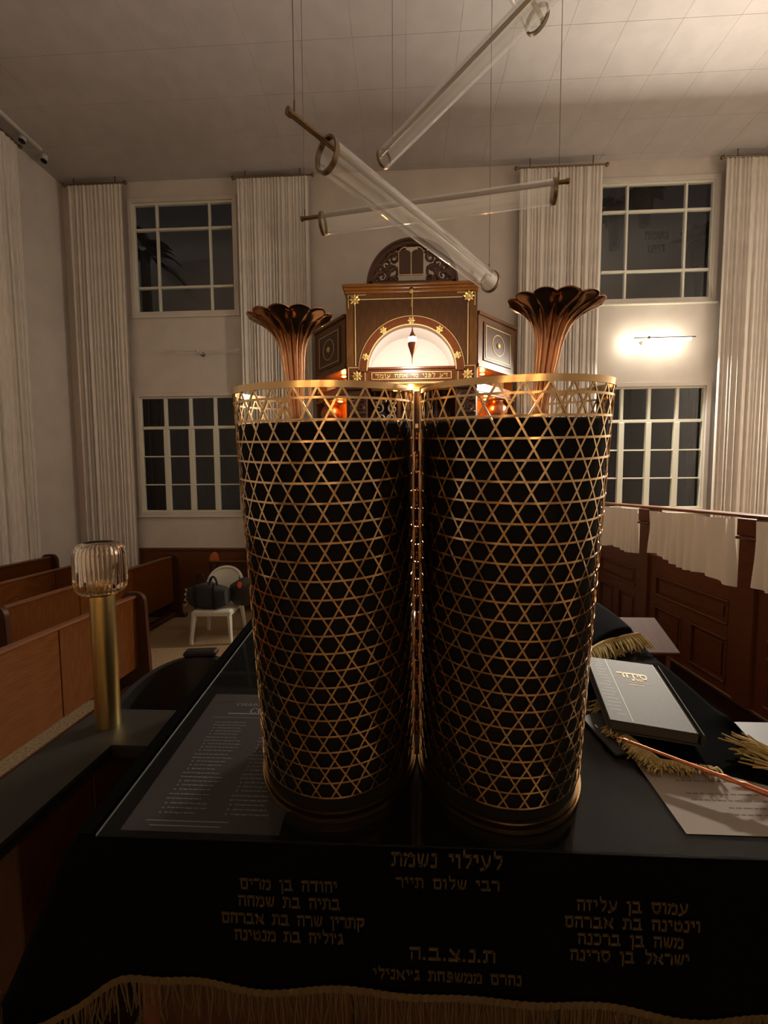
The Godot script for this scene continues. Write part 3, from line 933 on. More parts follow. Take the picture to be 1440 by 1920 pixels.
# ---------------------------------------------------------------- pews
func pew(x: float, z0: float, z1: float, label: String, end_near: bool, h := 0.8, deep := 0.5) -> void:   # back towards +x, from z0 (far) to z1 (near)
	var o := thing("pew", label, "pew", at(x, 0, 0), "pews in the side block")
	var n := int(round((z1 - z0) / 0.7))
	var rng := RandomNumberGenerator.new()
	rng.seed = int(x * 100) + 900
	for k in n:
		var a := z0 + (z1 - z0) * k / n + 0.003
		var b := z0 + (z1 - z0) * (k + 1) / n - 0.003
		var bm := MB.new()
		bm.b(-0.022 + rng.randf_range(-0.002, 0.002), 0, 0.2, h - 0.022, a, b, 0.003)
		part("back_board", bm, M.pew_up if k % 2 == 0 else M.pew_along, o, 0)
	var cp := MB.new()
	cp.b(-0.045, 0.014, h - 0.022, h, z0, z1, 0.008)
	part("top_rail", cp, M.rail_wood, o, 0)
	var st := MB.new()
	st.b(0.05 - deep, -0.03, 0.4, 0.43, z0, z1, 0.008)
	part("seat", st, M.pew_along, o, 0)
	var ft := MB.new()
	ft.b(-0.06, 0.04, 0.03, 0.07, z0 + 0.02, z1 - 0.02, 0.006)
	part("foot_rail", ft, M.pew_dark, o, 0)
	for z in ([z0, z1] if end_near else [z0]):
		var em := MB.new()
		var pts := PackedVector2Array([Vector2(-deep, 0.05), Vector2(0.1, 0.05)])
		for k in 9:
			var a := PI / 2 * k / 8.0
			pts.append(Vector2(0.0 + 0.075 * cos(a) , h - 0.06 + 0.085 * sin(a)))
		for k in 9:
			var a := PI / 2 + PI / 2 * k / 8.0
			pts.append(Vector2(-0.06 + 0.06 * cos(a), h - 0.06 + 0.085 * sin(a)))
		pts.append_array(PackedVector2Array([Vector2(-minf(0.16, deep * 0.7), 0.62), Vector2(0.06 - deep, 0.58), Vector2(-deep, 0.52)]))
		em.prism(pts, 0.036, Transform3D(Basis(), Vector3(0, 0, z - 0.018)))
		em.b(-0.02 - deep, 0.16, 0, 0.05, z - 0.03, z + 0.03, 0.008)
		part("end_panel", em, M.pew_dark, o, 30)
func build_pews() -> void:
	pew(-2.19, -3.14, 0.6, "long wooden pew closest to the reading table, its plain board back facing it", false)
	pew(-2.97, -4.98, -2.74, "wooden pew in the second row, its lit end board beside the white plastic chair", true)
	pew(-3.76, -4.75, -0.9, "wooden pew in the third row, half hidden behind the glass lamp", false, 0.8, 0.36)
	pew(-4.3, -4.66, -0.9, "wooden pew along the side wall in front of the cream curtain", false, 0.848, 0.22)

# ---------------------------------------------------------------- the back corner: bench, chair, bags
func build_back_corner() -> void:
	var o := thing("wall_bench", "low wooden bench with a rounded orange end before the wood panelling", "bench")
	var em := MB.new()
	var pts := PackedVector2Array([Vector2(-0.055, 0), Vector2(0.055, 0), Vector2(0.055, 0.715)])
	for k in 9: pts.append(Vector2(0.055 * cos(PI * k / 8.0), 0.715 + 0.1 * sin(PI * k / 8.0)))
	pts.append(Vector2(-0.055, 0.715))
	em.prism(pts, 0.045, Transform3D(Basis(), Vector3(-2.515, 0, -5.2)))
	part("end_panel", em, M.orange_wood, o, 30)
	for k in 3:
		var bb := MB.new()
		bb.b(-2.565 + k * 0.7, -1.87 + k * 0.7, 0.18, 0.685, -5.15, -5.125, 0.003)
		part("front_board", bb, M.pew_dark, o, 0)
	var tr := MB.new()
	tr.b(-2.57, -0.46, 0.685, 0.705, -5.165, -5.11, 0.006)
	part("top_rail", tr, M.pew_up, o, 0)
	var sm := MB.new()
	sm.b(-2.46, -0.46, 0.4, 0.43, -5.52, -5.17, 0.006)
	part("seat", sm, M.pew_dark, o, 0)
	for x in [-2.5, -1.5, -0.5]:
		var lm := MB.new()
		lm.b(x - 0.03, x + 0.03, 0, 0.68, -5.17, -5.1, 0.005)
		part("leg", lm, M.pew_dark, o, 0)
	# white plastic chair
	var c := thing("plastic_chair", "white moulded plastic chair with bags on it", "chair", at(-2.075, 0, -4.42, 0.06))
	var st := MB.new()
	st.box(Vector3(0.4, 0.028, 0.4), at(0, 0.345, 0.1), 0.012)
	st.box(Vector3(0.42, 0.05, 0.02), at(0, 0.322, 0.3), 0.008)
	for s in [-1.0, 1.0]: st.box(Vector3(0.02, 0.05, 0.4), at(s * 0.2, 0.322, 0.1), 0.008)
	part("seat", st, M.white_plastic, c, 0)
	for s in [-1.0, 1.0]:
		for f in [-1.0, 1.0]:
			var lm := MB.new()
			var top := Vector3(s * 0.185, 0.34, 0.1 + f * 0.18)
			var bot := Vector3(s * 0.215, 0.0, 0.1 + f * 0.225)
			lm.tube([bot, bot.lerp(top, 0.5), top], [0.02, 0.024, 0.032], 6)
			part("leg", lm, M.white_plastic, c, 30)
	var bk := MB.new()
	bk.grid(func(u: float, v: float) -> Vector3:
		var w := 0.17 * (1.0 - 0.12 * v)
		return Vector3(lerpf(-w, w, u), 0.42 + 0.30 * v - 0.05 * pow(absf(u * 2 - 1), 3) * v, -0.1 - 0.07 * v + 0.03 * pow(u * 2 - 1, 2)), 16, 8)
	bk.grid(func(u: float, v: float) -> Vector3:
		var w := 0.17 * (1.0 - 0.12 * v)
		return Vector3(lerpf(w, -w, u), 0.42 + 0.30 * v - 0.05 * pow(absf(u * 2 - 1), 3) * v, -0.112 - 0.07 * v + 0.03 * pow(u * 2 - 1, 2)), 16, 8)
	part("backrest", bk, M.white_plastic, c, 60)
	var ar := []
	for k in 25:
		var a := PI * k / 24.0
		ar.append(Vector3(0.2 * cos(a), 0.5 + 0.235 * pow(sin(a), 0.7), -0.1 - 0.08 * sin(a)))
	var bw := MB.new()
	bw.tube([Vector3(0.19, 0.37, -0.06)] + ar + [Vector3(-0.19, 0.37, -0.06)], 0.019, 8)
	part("back_bow", bw, M.white_plastic, c, 60)
	# bags
	var b := thing("duffel_bag", "grey cloth duffel bag with black straps and pale lettering standing on the plastic chair", "bag", at(-2.13, 0.36, -4.22, -0.12))
	bag_body(b, "body", Vector3(0.46, 0.28, 0.2), M.bag_cloth, Vector3.ZERO)
	for x in [-0.1, 0.12]:
		var sp := MB.new()
		sp.grid(func(u: float, v: float) -> Vector3: return Vector3(x + (u - 0.5) * 0.028, 0.01 + 0.28 * v, 0.107 - 0.02 * pow(absf(2 * v - 1), 4)), 1, 8)
		part("strap", sp, M.strap, b, 60)
	for g in [[-0.1, -0.02], [0.1, 0.06]]:
		var hm := MB.new()
		var hp := []
		for k in 13:
			var a := PI * k / 12.0
			hp.append(Vector3(g[0] + 0.045 * cos(a), 0.27 + 0.09 * sin(a), g[1]))
		hm.tube(hp, 0.011, 7)
		part("handle", hm, M.strap, b)
	var tl := MB.new()
	var sx := Transform3D(Basis(Vector3(0, 1, 0), Vector3(-0.75, 0, 0.66), Vector3(0.66, 0, 0.75)) , Vector3(-0.222, 0.13, 0.07))
	for seg in [[-0.1, 0.02, -0.06, -0.02], [-0.06, -0.02, -0.03, 0.02], [-0.03, 0.02, 0.0, -0.02], [0.0, -0.02, 0.03, 0.015], [0.03, 0.015, 0.05, -0.015], [0.05, -0.015, 0.09, 0.0]]:
		tl.bar(sx * Vector3(seg[0], seg[1], 0), sx * Vector3(seg[2], seg[3], 0), 0.011, 0.003, sx.basis.z)
	part("lettering", tl, M.print_pale, b, 0)
	var b2 := thing("leather_bag", "black leather bag with an orange tag behind the grey duffel on the plastic chair", "bag", at(-1.765, 0.362, -4.33, 0.1))
	bag_body(b2, "body", Vector3(0.3, 0.31, 0.18), M.bag_leather, Vector3.ZERO)
	var tg := MB.new()
	tg.lathe([Vector2(0, 0), Vector2(0.03, 0.0), Vector2(0.03, 0.006), Vector2(0, 0.007)], 14, Transform3D(Basis(Vector3.RIGHT, PI / 2).scaled(Vector3(0.8, 1.2, 1)), Vector3(-0.03, 0.25, 0.088)))
	part("tag", tg, M.tag_orange, b2)
func bag_body(o: Node3D, called: String, s: Vector3, m: Material, c: Vector3) -> void:
	var mb := MB.new()
	var prof := []
	var n := 20
	var rows := []
	for i in 15:
		var t := i / 14.0
		var e := pow(sin(PI * clampf(0.06 + 0.88 * t, 0, 1)), 0.28)
		var row := []
		for k in n:
			var a := TAU * k / n
			var cx := signf(cos(a)) * pow(absf(cos(a)), 0.55)
			var cy := signf(sin(a)) * pow(absf(sin(a)), 0.55)
			var top := 0.92 + 0.08 * cos((t - 0.45) * 9.0)
			row.append(c + Vector3((t - 0.5) * s.x, s.y * (0.5 + 0.5 * cy * e * (top if cy > 0 else 1.0)), cx * s.z * 0.5 * e + 0.006 * sin(t * 25.0 + cy * 3.0)))
		rows.append(row)
	for i in 14:
		for k in n:
			var k2 := (k + 1) % n
			mb.quad_out(rows[i][k], rows[i][k2], rows[i + 1][k2], rows[i + 1][k], c + Vector3(((i + 0.5) / 14.0 - 0.5) * s.x, s.y * 0.5, 0))
	for e in [0, 14]:
		for k in n: mb.tri_out(c + Vector3((e / 14.0 - 0.5) * s.x, s.y * 0.5, 0), rows[e][k], rows[e][(k + 1) % n], c + Vector3(0, s.y * 0.5, 0))
	part(called, mb, m, o, 50)

# ---------------------------------------------------------------- the railing round the reading table, its lamp, the chair beyond
func build_bimah() -> void:
	var o := thing("railing", "dark topped wooden railing that runs round the reading table", "railing")
	var y := 0.95
	var tm := MB.new()
	tm.b(-1.01, -0.83, y - 0.012, y, -1.235, 0.5); tm.b(1.0, 1.18, y - 0.012, y, -1.235, 0.5); tm.b(-0.83, 1.0, y - 0.012, y, -1.235, -1.055)
	part("top_board", tm, M.rail_top, o, 0)
	var ed := MB.new()
	ed.b(-1.0, -0.838, y - 0.045, y - 0.012, -1.225, 0.5, 0.003); ed.b(1.008, 1.17, y - 0.045, y - 0.012, -1.225, 0.5, 0.003); ed.b(-0.838, 1.008, y - 0.045, y - 0.012, -1.225, -1.063, 0.003)
	part("apron", ed, M.rail_edge, o, 0)
	for g in [[-0.99, -0.845, -1.215, -0.785], [1.015, 1.16, -1.215, -0.785]]:
		for k in 2:
			var pm := MB.new()
			pm.b(g[0], g[1], 0.0, y - 0.045, g[2] + k * 0.216, g[2] + k * 0.216 + 0.212, 0.003)
			part("side_panel", pm, M.pew_dark, o, 0)
	for k in 4:
		var pm := MB.new()
		pm.b(-0.84 + k * 0.462, -0.382 + k * 0.462, 0.0, y - 0.045, -1.2, -1.17, 0.003)
		part("front_panel", pm, M.screen_wood, o, 0)
	for x in [-0.98, 1.02]:
		var pm := MB.new()
		pm.b(x, x + 0.14, 0.0, y - 0.045, 0.3, 0.45, 0.005)
		part("post", pm, M.pew_dark, o, 0)
	# lamp standing on the corner of the railing
	var l := thing("column_lamp", "slender brass column lamp with a ribbed smoked glass shade on the railing corner", "lamp", at(-0.91, y, -1.15))
	var pm := MB.new()
	pm.lathe([Vector2(0, 0), Vector2(0.033, 0), Vector2(0.0335, 0.002), Vector2(0.0335, 0.405), Vector2(0.032, 0.408), Vector2(0.02, 0.408), Vector2(0, 0.408)], 40)
	part("column", pm, M.brass_satin, l)
	var cm := MB.new()
	cm.lathe([Vector2(0, 0.408), Vector2(0.04, 0.408), Vector2(0.042, 0.412), Vector2(0.042, 0.44), Vector2(0.036, 0.444), Vector2(0, 0.444)], 32)
	part("lamp_holder", cm, M.brass_satin, l)
	var gm := MB.new()
	var sp0 := [Vector2(0.043, 0.412), Vector2(0.055, 0.418), Vector2(0.064, 0.43), Vector2(0.067, 0.45), Vector2(0.067, 0.53), Vector2(0.063, 0.55), Vector2(0.053, 0.563), Vector2(0.04, 0.568), Vector2(0.036, 0.564), Vector2(0.052, 0.557), Vector2(0.0585, 0.546), Vector2(0.0615, 0.53), Vector2(0.0615, 0.45), Vector2(0.0585, 0.434), Vector2(0.052, 0.425), Vector2(0.043, 0.42), Vector2(0.043, 0.412)]
	gm.lathe(sp0, 288, Transform3D.IDENTITY, 0, TAU, 36, [0.0, 0.06, 0.08, 0.09, 0.09, 0.08, 0.05, 0.0, 0.0, 0.0, 0.0, 0.0, 0.0, 0.0, 0.0, 0.0, 0.0])
	part("shade", gm, M.smoked_glass, l, 70)
	var bm := MB.new()
	bm.lathe([Vector2(0, 0.444), Vector2(0.02, 0.444), Vector2(0.02, 0.449), Vector2(0, 0.45)], 18)
	part("led_disc", bm, M.fixture_white, l)
	# low black armchair beyond the railing
	var c := thing("shell_chair", "black leather armchair with a curved back standing just beyond the railing", "chair", at(-0.98, 0, -1.62, 0.12))
	var sh := MB.new()
	var shell := func(u: float, v: float, r: float) -> Vector3:
		var a := lerpf(-1.9, 1.9, u)
		var hgt := lerpf(0.4, 0.84 - 0.24 * pow(absf(a) / 1.9, 2.0), v)
		return Vector3(sin(a) * (r + 0.03 * v), hgt, -cos(a) * (r + 0.05 * v) + 0.02)
	sh.grid(func(u: float, v: float) -> Vector3: return shell.call(1.0 - u, v, 0.27), 30, 5)
	sh.grid(func(u: float, v: float) -> Vector3: return shell.call(u, v, 0.235), 30, 5)
	sh.grid(func(u: float, v: float) -> Vector3: return shell.call(1.0 - u, 1.0, lerpf(0.27, 0.235, v)), 30, 1)
	for u in [0.0, 1.0]: sh.grid(func(a: float, v: float) -> Vector3: return shell.call(u, v, lerpf(0.27, 0.235, a)), 1, 5)
	part("backrest", sh, M.black_leather, c, 50)
	var hr := MB.new()
	hr.box(Vector3(0.16, 0.03, 0.06), at(0, 0.85, -0.3), 0.012)
	part("head_roll", hr, M.black_leather, c, 0)
	var cu := MB.new()
	cu.lathe([Vector2(0, 0.36), Vector2(0.22, 0.36), Vector2(0.25, 0.38), Vector2(0.25, 0.42), Vector2(0.2, 0.45), Vector2(0, 0.46)], 28)
	part("seat", cu, M.black_leather, c)
	for k in 4:
		var a := PI / 4 + k * PI / 2
		var lm := MB.new()
		lm.tube([Vector3(sin(a) * 0.24, 0, cos(a) * 0.24), Vector3(sin(a) * 0.18, 0.37, cos(a) * 0.18)], [0.014, 0.022], 8)
		part("leg", lm, M.orange_wood, c)
	var ca := thing("floor_shade_sheet", "dark brown sheet added on the floor for the shade along the wooden partition", "floor_shade")  # added dark sheet standing for the shade the partition throws on the floor
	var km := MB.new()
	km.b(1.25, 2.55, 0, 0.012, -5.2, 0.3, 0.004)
	part("shade_top", km, M.floor_shade, ca, 0)
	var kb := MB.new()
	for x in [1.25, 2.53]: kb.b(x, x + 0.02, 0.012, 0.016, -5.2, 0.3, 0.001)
	part("shade_edge", kb, M.pew_dark, ca, 0)
	# lectern on the other side
	var k := thing("lectern", "reddish brown wooden lectern with a sloping top behind the reading table", "lectern", at(1.02, 0, -1.95))
	var tx := Transform3D(Basis(Vector3.RIGHT, atan2(0.1, 0.195)), Vector3(0, 0.95, 0))
	var lt := MB.new()
	lt.box(Vector3(0.5, 0.022, 0.225), tx, 0.004)
	part("sloping_top", lt, M.lectern_wood, k, 0)
	for s in [-1.0, 1.0]:
		var sp := MB.new()
		sp.prism(PackedVector2Array([Vector2(-0.08, 0), Vector2(0.08, 0), Vector2(0.08, 0.97), Vector2(-0.08, 0.885)]), 0.02, Transform3D(Basis(Vector3(0, 0, -1), Vector3.UP, Vector3(1, 0, 0)), Vector3(s * 0.21 - 0.01, 0, 0)))
		part("side_panel", sp, M.screen_wood, k, 0)
	var fp := MB.new()
	fp.b(-0.2, 0.2, 0.05, 0.93, -0.07, -0.05, 0.003); fp.b(-0.2, 0.2, 0.5, 0.52, -0.05, 0.07, 0.003)
	part("front_panel", fp, M.screen_wood, k, 0)

# ---------------------------------------------------------------- the Torah case
func on_cyl(r: float, a: float, y: float) -> Vector3:
	return Vector3(sin(a) * r, y, cos(a) * r)
func strip(m: MB, pts: Array, r0: float, r1: float, w: float, twist: RandomNumberGenerator = null) -> void:   # a flat bar bent along (angle, height) points on a cylinder
	var n := pts.size()
	var rows := []
	for i in n:
		var p: Vector2 = pts[mini(i + 1, n - 1)] - pts[maxi(i - 1, 0)]
		var d := Vector2(p.x * r1, p.y).normalized()
		var off := Vector2(-d.y / r1, d.x) * w * 0.5
		var c: Vector2 = pts[i]
		var tw := twist.randf_range(-0.055, 0.055) * w if twist else 0.0
		rows.append([on_cyl(r0, c.x - off.x, c.y - off.y), on_cyl(r1 + tw, c.x - off.x, c.y - off.y), on_cyl(r1 - tw, c.x + off.x, c.y + off.y), on_cyl(r0, c.x + off.x, c.y + off.y)])
	for i in n - 1:
		var c: Vector2 = (pts[i] + pts[i + 1]) / 2.0
		var inn := on_cyl((r0 + r1) / 2.0, c.x, c.y)
		for k in 4:
			m.quad_out(rows[i][k], rows[i][(k + 1) % 4], rows[i + 1][(k + 1) % 4], rows[i + 1][k], inn)
	for e in [0, n - 1]:
		var c: Vector2 = pts[e].lerp(pts[1 if e == 0 else n - 2], 0.5)
		m.quad_out(rows[e][0], rows[e][1], rows[e][2], rows[e][3], on_cyl((r0 + r1) / 2.0, c.x, c.y))
func build_torah() -> void:
	var ax := Vector3(-0.00429, 0.99126, 0.13184)      # leans towards the reader with the table
	var ux := Vector3(0.99947, 0, 0.03255)
	ux = (ux - ax * ux.dot(ax)).normalized()
	var base := Transform3D(Basis(ux, ax, ux.cross(ax)), Vector3(0.0251, 1.1712, -0.7260))
	var o := thing("torah_case", "tall twin cylinder torah case of gold star lattice over black lining on the reading table", "torah case", base)
	var R := 0.14
	var row := 0.02731
	var cell := TAU / 28.0
	var top := 0.645
	var rng := RandomNumberGenerator.new()
	rng.seed = 613
	for s in [-1.0, 1.0]:
		var lo := deg_to_rad(-140.0 if s < 0 else -88.0)
		var hi := deg_to_rad(88.0 if s < 0 else 140.0)
		var ph := deg_to_rad(8.3 if s < 0 else -6.8)
		var lm := MB.new()
		# level bars
		for k in 23:
			var pts := []
			for i in 51: pts.append(Vector2(lerpf(lo, hi, i / 50.0), top - row * k))
			strip(lm, pts, R - 0.0012, R, 0.003, rng)
		# slanting bars, cut off at the vertical edges
		for dir in [-1.0, 1.0]:
			for j in range(-32, 33):
				var run := []
				for k in 46:
					var t := k * 0.5 - 0.5
					var a = ph + j * cell + dir * (t + 0.5) * cell * 0.5
					var p := Vector2(a, top - row * t)
					if a >= lo and a <= hi and t <= 22.0:
						run.append(p)
					elif run.size() > 0 or (k > 0 and t <= 22.0):
						pass
				if run.size() > 1: strip(lm, run, R - 0.0016, R - 0.0003, 0.0027, rng)
		var half := Node3D.new()
		half.name = "case_half"
		o.add_child(half, true)
		half.position = Vector3(s * 0.145, 0, 0)
		# edges of the half
		for a in [lo, hi]:
			strip(lm, [Vector2(a, 0.004), Vector2(a, 0.3), Vector2(a, 0.665)], R - 0.0022, R + 0.0006, 0.005)
		part("lattice", lm, M.bronze, half, 20)
		var rim := MB.new()
		var rp := []
		for i in 61: rp.append(Vector2(lerpf(lo - 0.01, hi + 0.01, i / 60.0), 0.6615))
		strip(rim, rp, R - 0.0022, R + 0.001, 0.0085)
		part("rim_band", rim, M.bronze, half, 20)
		var br := MB.new()
		for g in [[0.0165, 0.0032, 0.0006], [0.0042, 0.008, 0.003]]:
			var bp := []
			for i in 61: bp.append(Vector2(lerpf(lo, hi, i / 60.0), g[0]))
			strip(br, bp, R - 0.004, R + g[2], g[1])
		part("base_ring", br, M.bronze, half, 20)
		var li := MB.new()
		li.lathe([Vector2(0, 0.001), Vector2(R - 0.005, 0.001), Vector2(R - 0.005, 0.612), Vector2(R - 0.007, 0.615), Vector2(R - 0.012, 0.6155), Vector2(R - 0.013, 0.613), Vector2(0, 0.613)], 72)
		part("lining", li, M.liner, half, 30)
	var hg := Node3D.new()
	hg.name = "hinge"
	o.add_child(hg)
	var pin := MB.new()
	pin.tube([Vector3(0, 0.05, 0.003), Vector3(0, 0.606, 0.003)], 0.0016, 8)
	part("hinge_pin", pin, M.copper, hg)
	for k in 18:
		var km := MB.new()
		var y0 := 0.05 + k * 0.0306
		km.tube([Vector3(0, y0, 0.003), Vector3(0, y0 + 0.0286, 0.003)], 0.0031, 10)
		km.b(-0.0062 if k % 2 == 0 else 0.0, 0.0 if k % 2 == 0 else 0.0062, y0, y0 + 0.0286, 0.0, 0.0014)
		part("knuckle", km, M.copper, hg, 30)
	var cp := MB.new()
	cp.b(-0.003, 0.003, 0.605, 0.613, -0.001, 0.007, 0.001)
	part("hinge_cap", cp, M.bronze, hg, 0)
	# flower shaped finials on the rollers
	finial(Transform3D(base.basis * Basis(Vector3.BACK, 0.01), base * Vector3(-0.1995, 0.613, -0.022)), 0.97, "fluted copper finial with a flower rim on the left cylinder of the torah case", -1)
	finial(Transform3D(base.basis * Basis(Vector3.BACK, -0.085), base * Vector3(0.184, 0.613, 0.012)), 0.95, "fluted copper finial with a flower rim on the right cylinder of the torah case", 1)
func finial(xf: Transform3D, k: float, label: String, _s: float) -> void:
	var o := thing("torah_finial", label, "finial", xf, "torah finials")
	var pr := [[0.0100, 0.0, 0.16], [0.0118, 0.03, 0.2], [0.0150, 0.062, 0.24], [0.0172, 0.09, 0.26], [0.0190, 0.112, 0.26], [0.0218, 0.127, 0.24], [0.0262, 0.14, 0.22], [0.0325, 0.1505, 0.18], [0.0415, 0.1595, 0.14], [0.0525, 0.1668, 0.11], [0.0615, 0.1712, 0.1], [0.0668, 0.1742, 0.1], [0.0685, 0.1762, 0.1], [0.0675, 0.1775, 0.1], [0.0615, 0.1745, 0.1], [0.05, 0.1685, 0.1], [0.0385, 0.16, 0.12], [0.028, 0.148, 0.12], [0.02, 0.13, 0.12], [0.0, 0.12, 0.0]]
	var prof := []
	var dep := []
	for p in pr:
		prof.append(Vector2(p[0] * k, p[1] * k))
		dep.append(p[2])
	# twelve lobes; the rim dips between the petals
	var m := MB.new()
	var seg := 144
	var rows := []
	for i in prof.size():
		var r := []
		for j in seg:
			var a := TAU * j / seg
			var lobe: float = absf(cos(a * 6.0))
			var rr: float = prof[i].x * (1.0 + dep[i] * (pow(lobe, 0.55) - 0.78))
			var dip: float = -0.0035 * (1.0 - lobe) * smoothstep(0.03, 0.07, prof[i].x)
			r.append(Vector3(sin(a) * rr, prof[i].y + dip, cos(a) * rr))
		rows.append(r)
	for i in prof.size() - 1:
		for j in seg:
			var j2 := (j + 1) % seg
			m.quad(rows[i][j], rows[i][j2], rows[i + 1][j2], rows[i + 1][j])
	part("flower_cup", m, M.copper, o, 50)
	var b := MB.new()
	b.lathe([Vector2(0, 0), Vector2(0.02, 0), Vector2(0.021, 0.003), Vector2(0.013, 0.006), Vector2(0.0105, 0.012), Vector2(0, 0.012)], 28)
	part("collar", b, M.copper, o)

# ---------------------------------------------------------------- reading table, cloths, books
const TX0 := -0.512
const TX1 := 0.685
const TZ0 := -1.395
const TZ1 := -0.562
func skirt_point(s: float, lift: float) -> Array:   # [point on the table edge, outward direction], s in metres round the rim from the back left corner
	var w := TX1 - TX0
	var d := TZ1 - TZ0
	var r := 0.02
	var segs := [[d - 2 * r, Vector2(TX0, TZ0 + r), Vector2(0, 1), Vector2(-1, 0)], [w - 2 * r, Vector2(TX0 + r, TZ1), Vector2(1, 0), Vector2(0, 1)], [d - 2 * r, Vector2(TX1, TZ1 - r), Vector2(0, -1), Vector2(1, 0)], [w - 2 * r, Vector2(TX1 - r, TZ0), Vector2(-1, 0), Vector2(0, -1)]]
	for g in segs:
		if s <= g[0]:
			var p: Vector2 = g[1] + g[2] * s
			return [tab(p.x, p.y, lift), Vector3(g[3].x, 0, g[3].y)]
		s -= g[0]
		var arc := PI / 2 * r
		if s <= arc:
			var a := s / r
			var n2: Vector2 = g[3] * cos(a) + g[2] * sin(a)
			var c: Vector2 = g[1] + g[2] * g[0] - g[3] * r
			var p: Vector2 = c + n2 * r
			return [tab(p.x, p.y, lift), Vector3(n2.x, 0, n2.y)]
		s -= arc
	return [tab(TX0, TZ0 + r, lift), Vector3(-1, 0, 0)]
func hem_y(p: Vector3, s: float) -> float:
	return 0.925 + 0.028 * exp(-pow((p.x + 0.42) / 0.045, 2)) * (1.0 if p.z > TZ1 - 0.01 else 0.0) - 0.012 * smoothstep(0.1, 0.5, p.x) + 0.004 * sin(s * 21.0)
func drape(s: float, v: float) -> Vector3:   # the hanging part of the cloth: v = 0 at the table edge, 1 at the hem
	var e := skirt_point(s, -0.004)
	var p: Vector3 = e[0]
	var n: Vector3 = e[1]
	var corner: float = maxf(0.0, absf(n.x * n.z) * 2.0)
	var near: float = exp(-pow((p.x - TX0) / 0.06, 2)) * exp(-pow((p.z - TZ1) / 0.06, 2))
	var out := 0.008 * minf(1.0, v * 12.0) + v * (0.004 + 0.045 * near + 0.03 * corner)
	if n.z < 0.9: out += v * (0.012 + 0.012 * sin(s * 24.0))
	else: out += v * 0.003 * sin(s * 30.0) + 0.012 * v * exp(-pow((p.x + 0.42) / 0.06, 2))
	var yh := hem_y(p, s)
	return Vector3(p.x + n.x * out, lerpf(p.y, yh, v), p.z + n.z * out)
func tilted_box(m: MB, x0: float, x1: float, z0: float, z1: float, h0: float, h1: float, ch := 0.0) -> void:
	m.box(Vector3(x1 - x0, h1 - h0, (z1 - z0) / cos(TILT)), tab_xf((x0 + x1) / 2, (z0 + z1) / 2, (h0 + h1) / 2), ch)
func cloth_patch(c: Array, bulge: Callable, nu: int, nv: int, lift: float) -> MB:   # a soft cloth on the glass between four corners (x, z), its edges turned down
	var m := MB.new()
	var f := func(u: float, v: float) -> Vector3:
		var p: Vector2 = c[0].lerp(c[1], u).lerp(c[3].lerp(c[2], u), v)
		var e := minf(minf(u, 1 - u) * nu, minf(v, 1 - v) * nv)
		return tab(p.x, p.y, 0.0005 + (lift + bulge.call(u, v)) * smoothstep(0.0, 2.0, e))
	m.grid(f, nu, nv)
	return m
func fringe_at(m: MB, p: Vector3, d: Vector3, len: float, rng: RandomNumberGenerator, down: Vector3, w := 0.0011) -> void:
	var a := p
	var pts := [a]
	var wob := Vector3(rng.randf_range(-1, 1), rng.randf_range(-1, 1), rng.randf_range(-1, 1)) * 0.16
	for k in 3:
		a += (d * (1.0 - 0.2 * k) + down * 0.2 * k + wob).normalized() * len / 3.0
		wob += Vector3(rng.randf_range(-1, 1), rng.randf_range(-0.5, 0.5), rng.randf_range(-1, 1)) * 0.16
		pts.append(a)
	m.tube(pts, [w, w * 1.15, w, w * 0.7], 5, false)
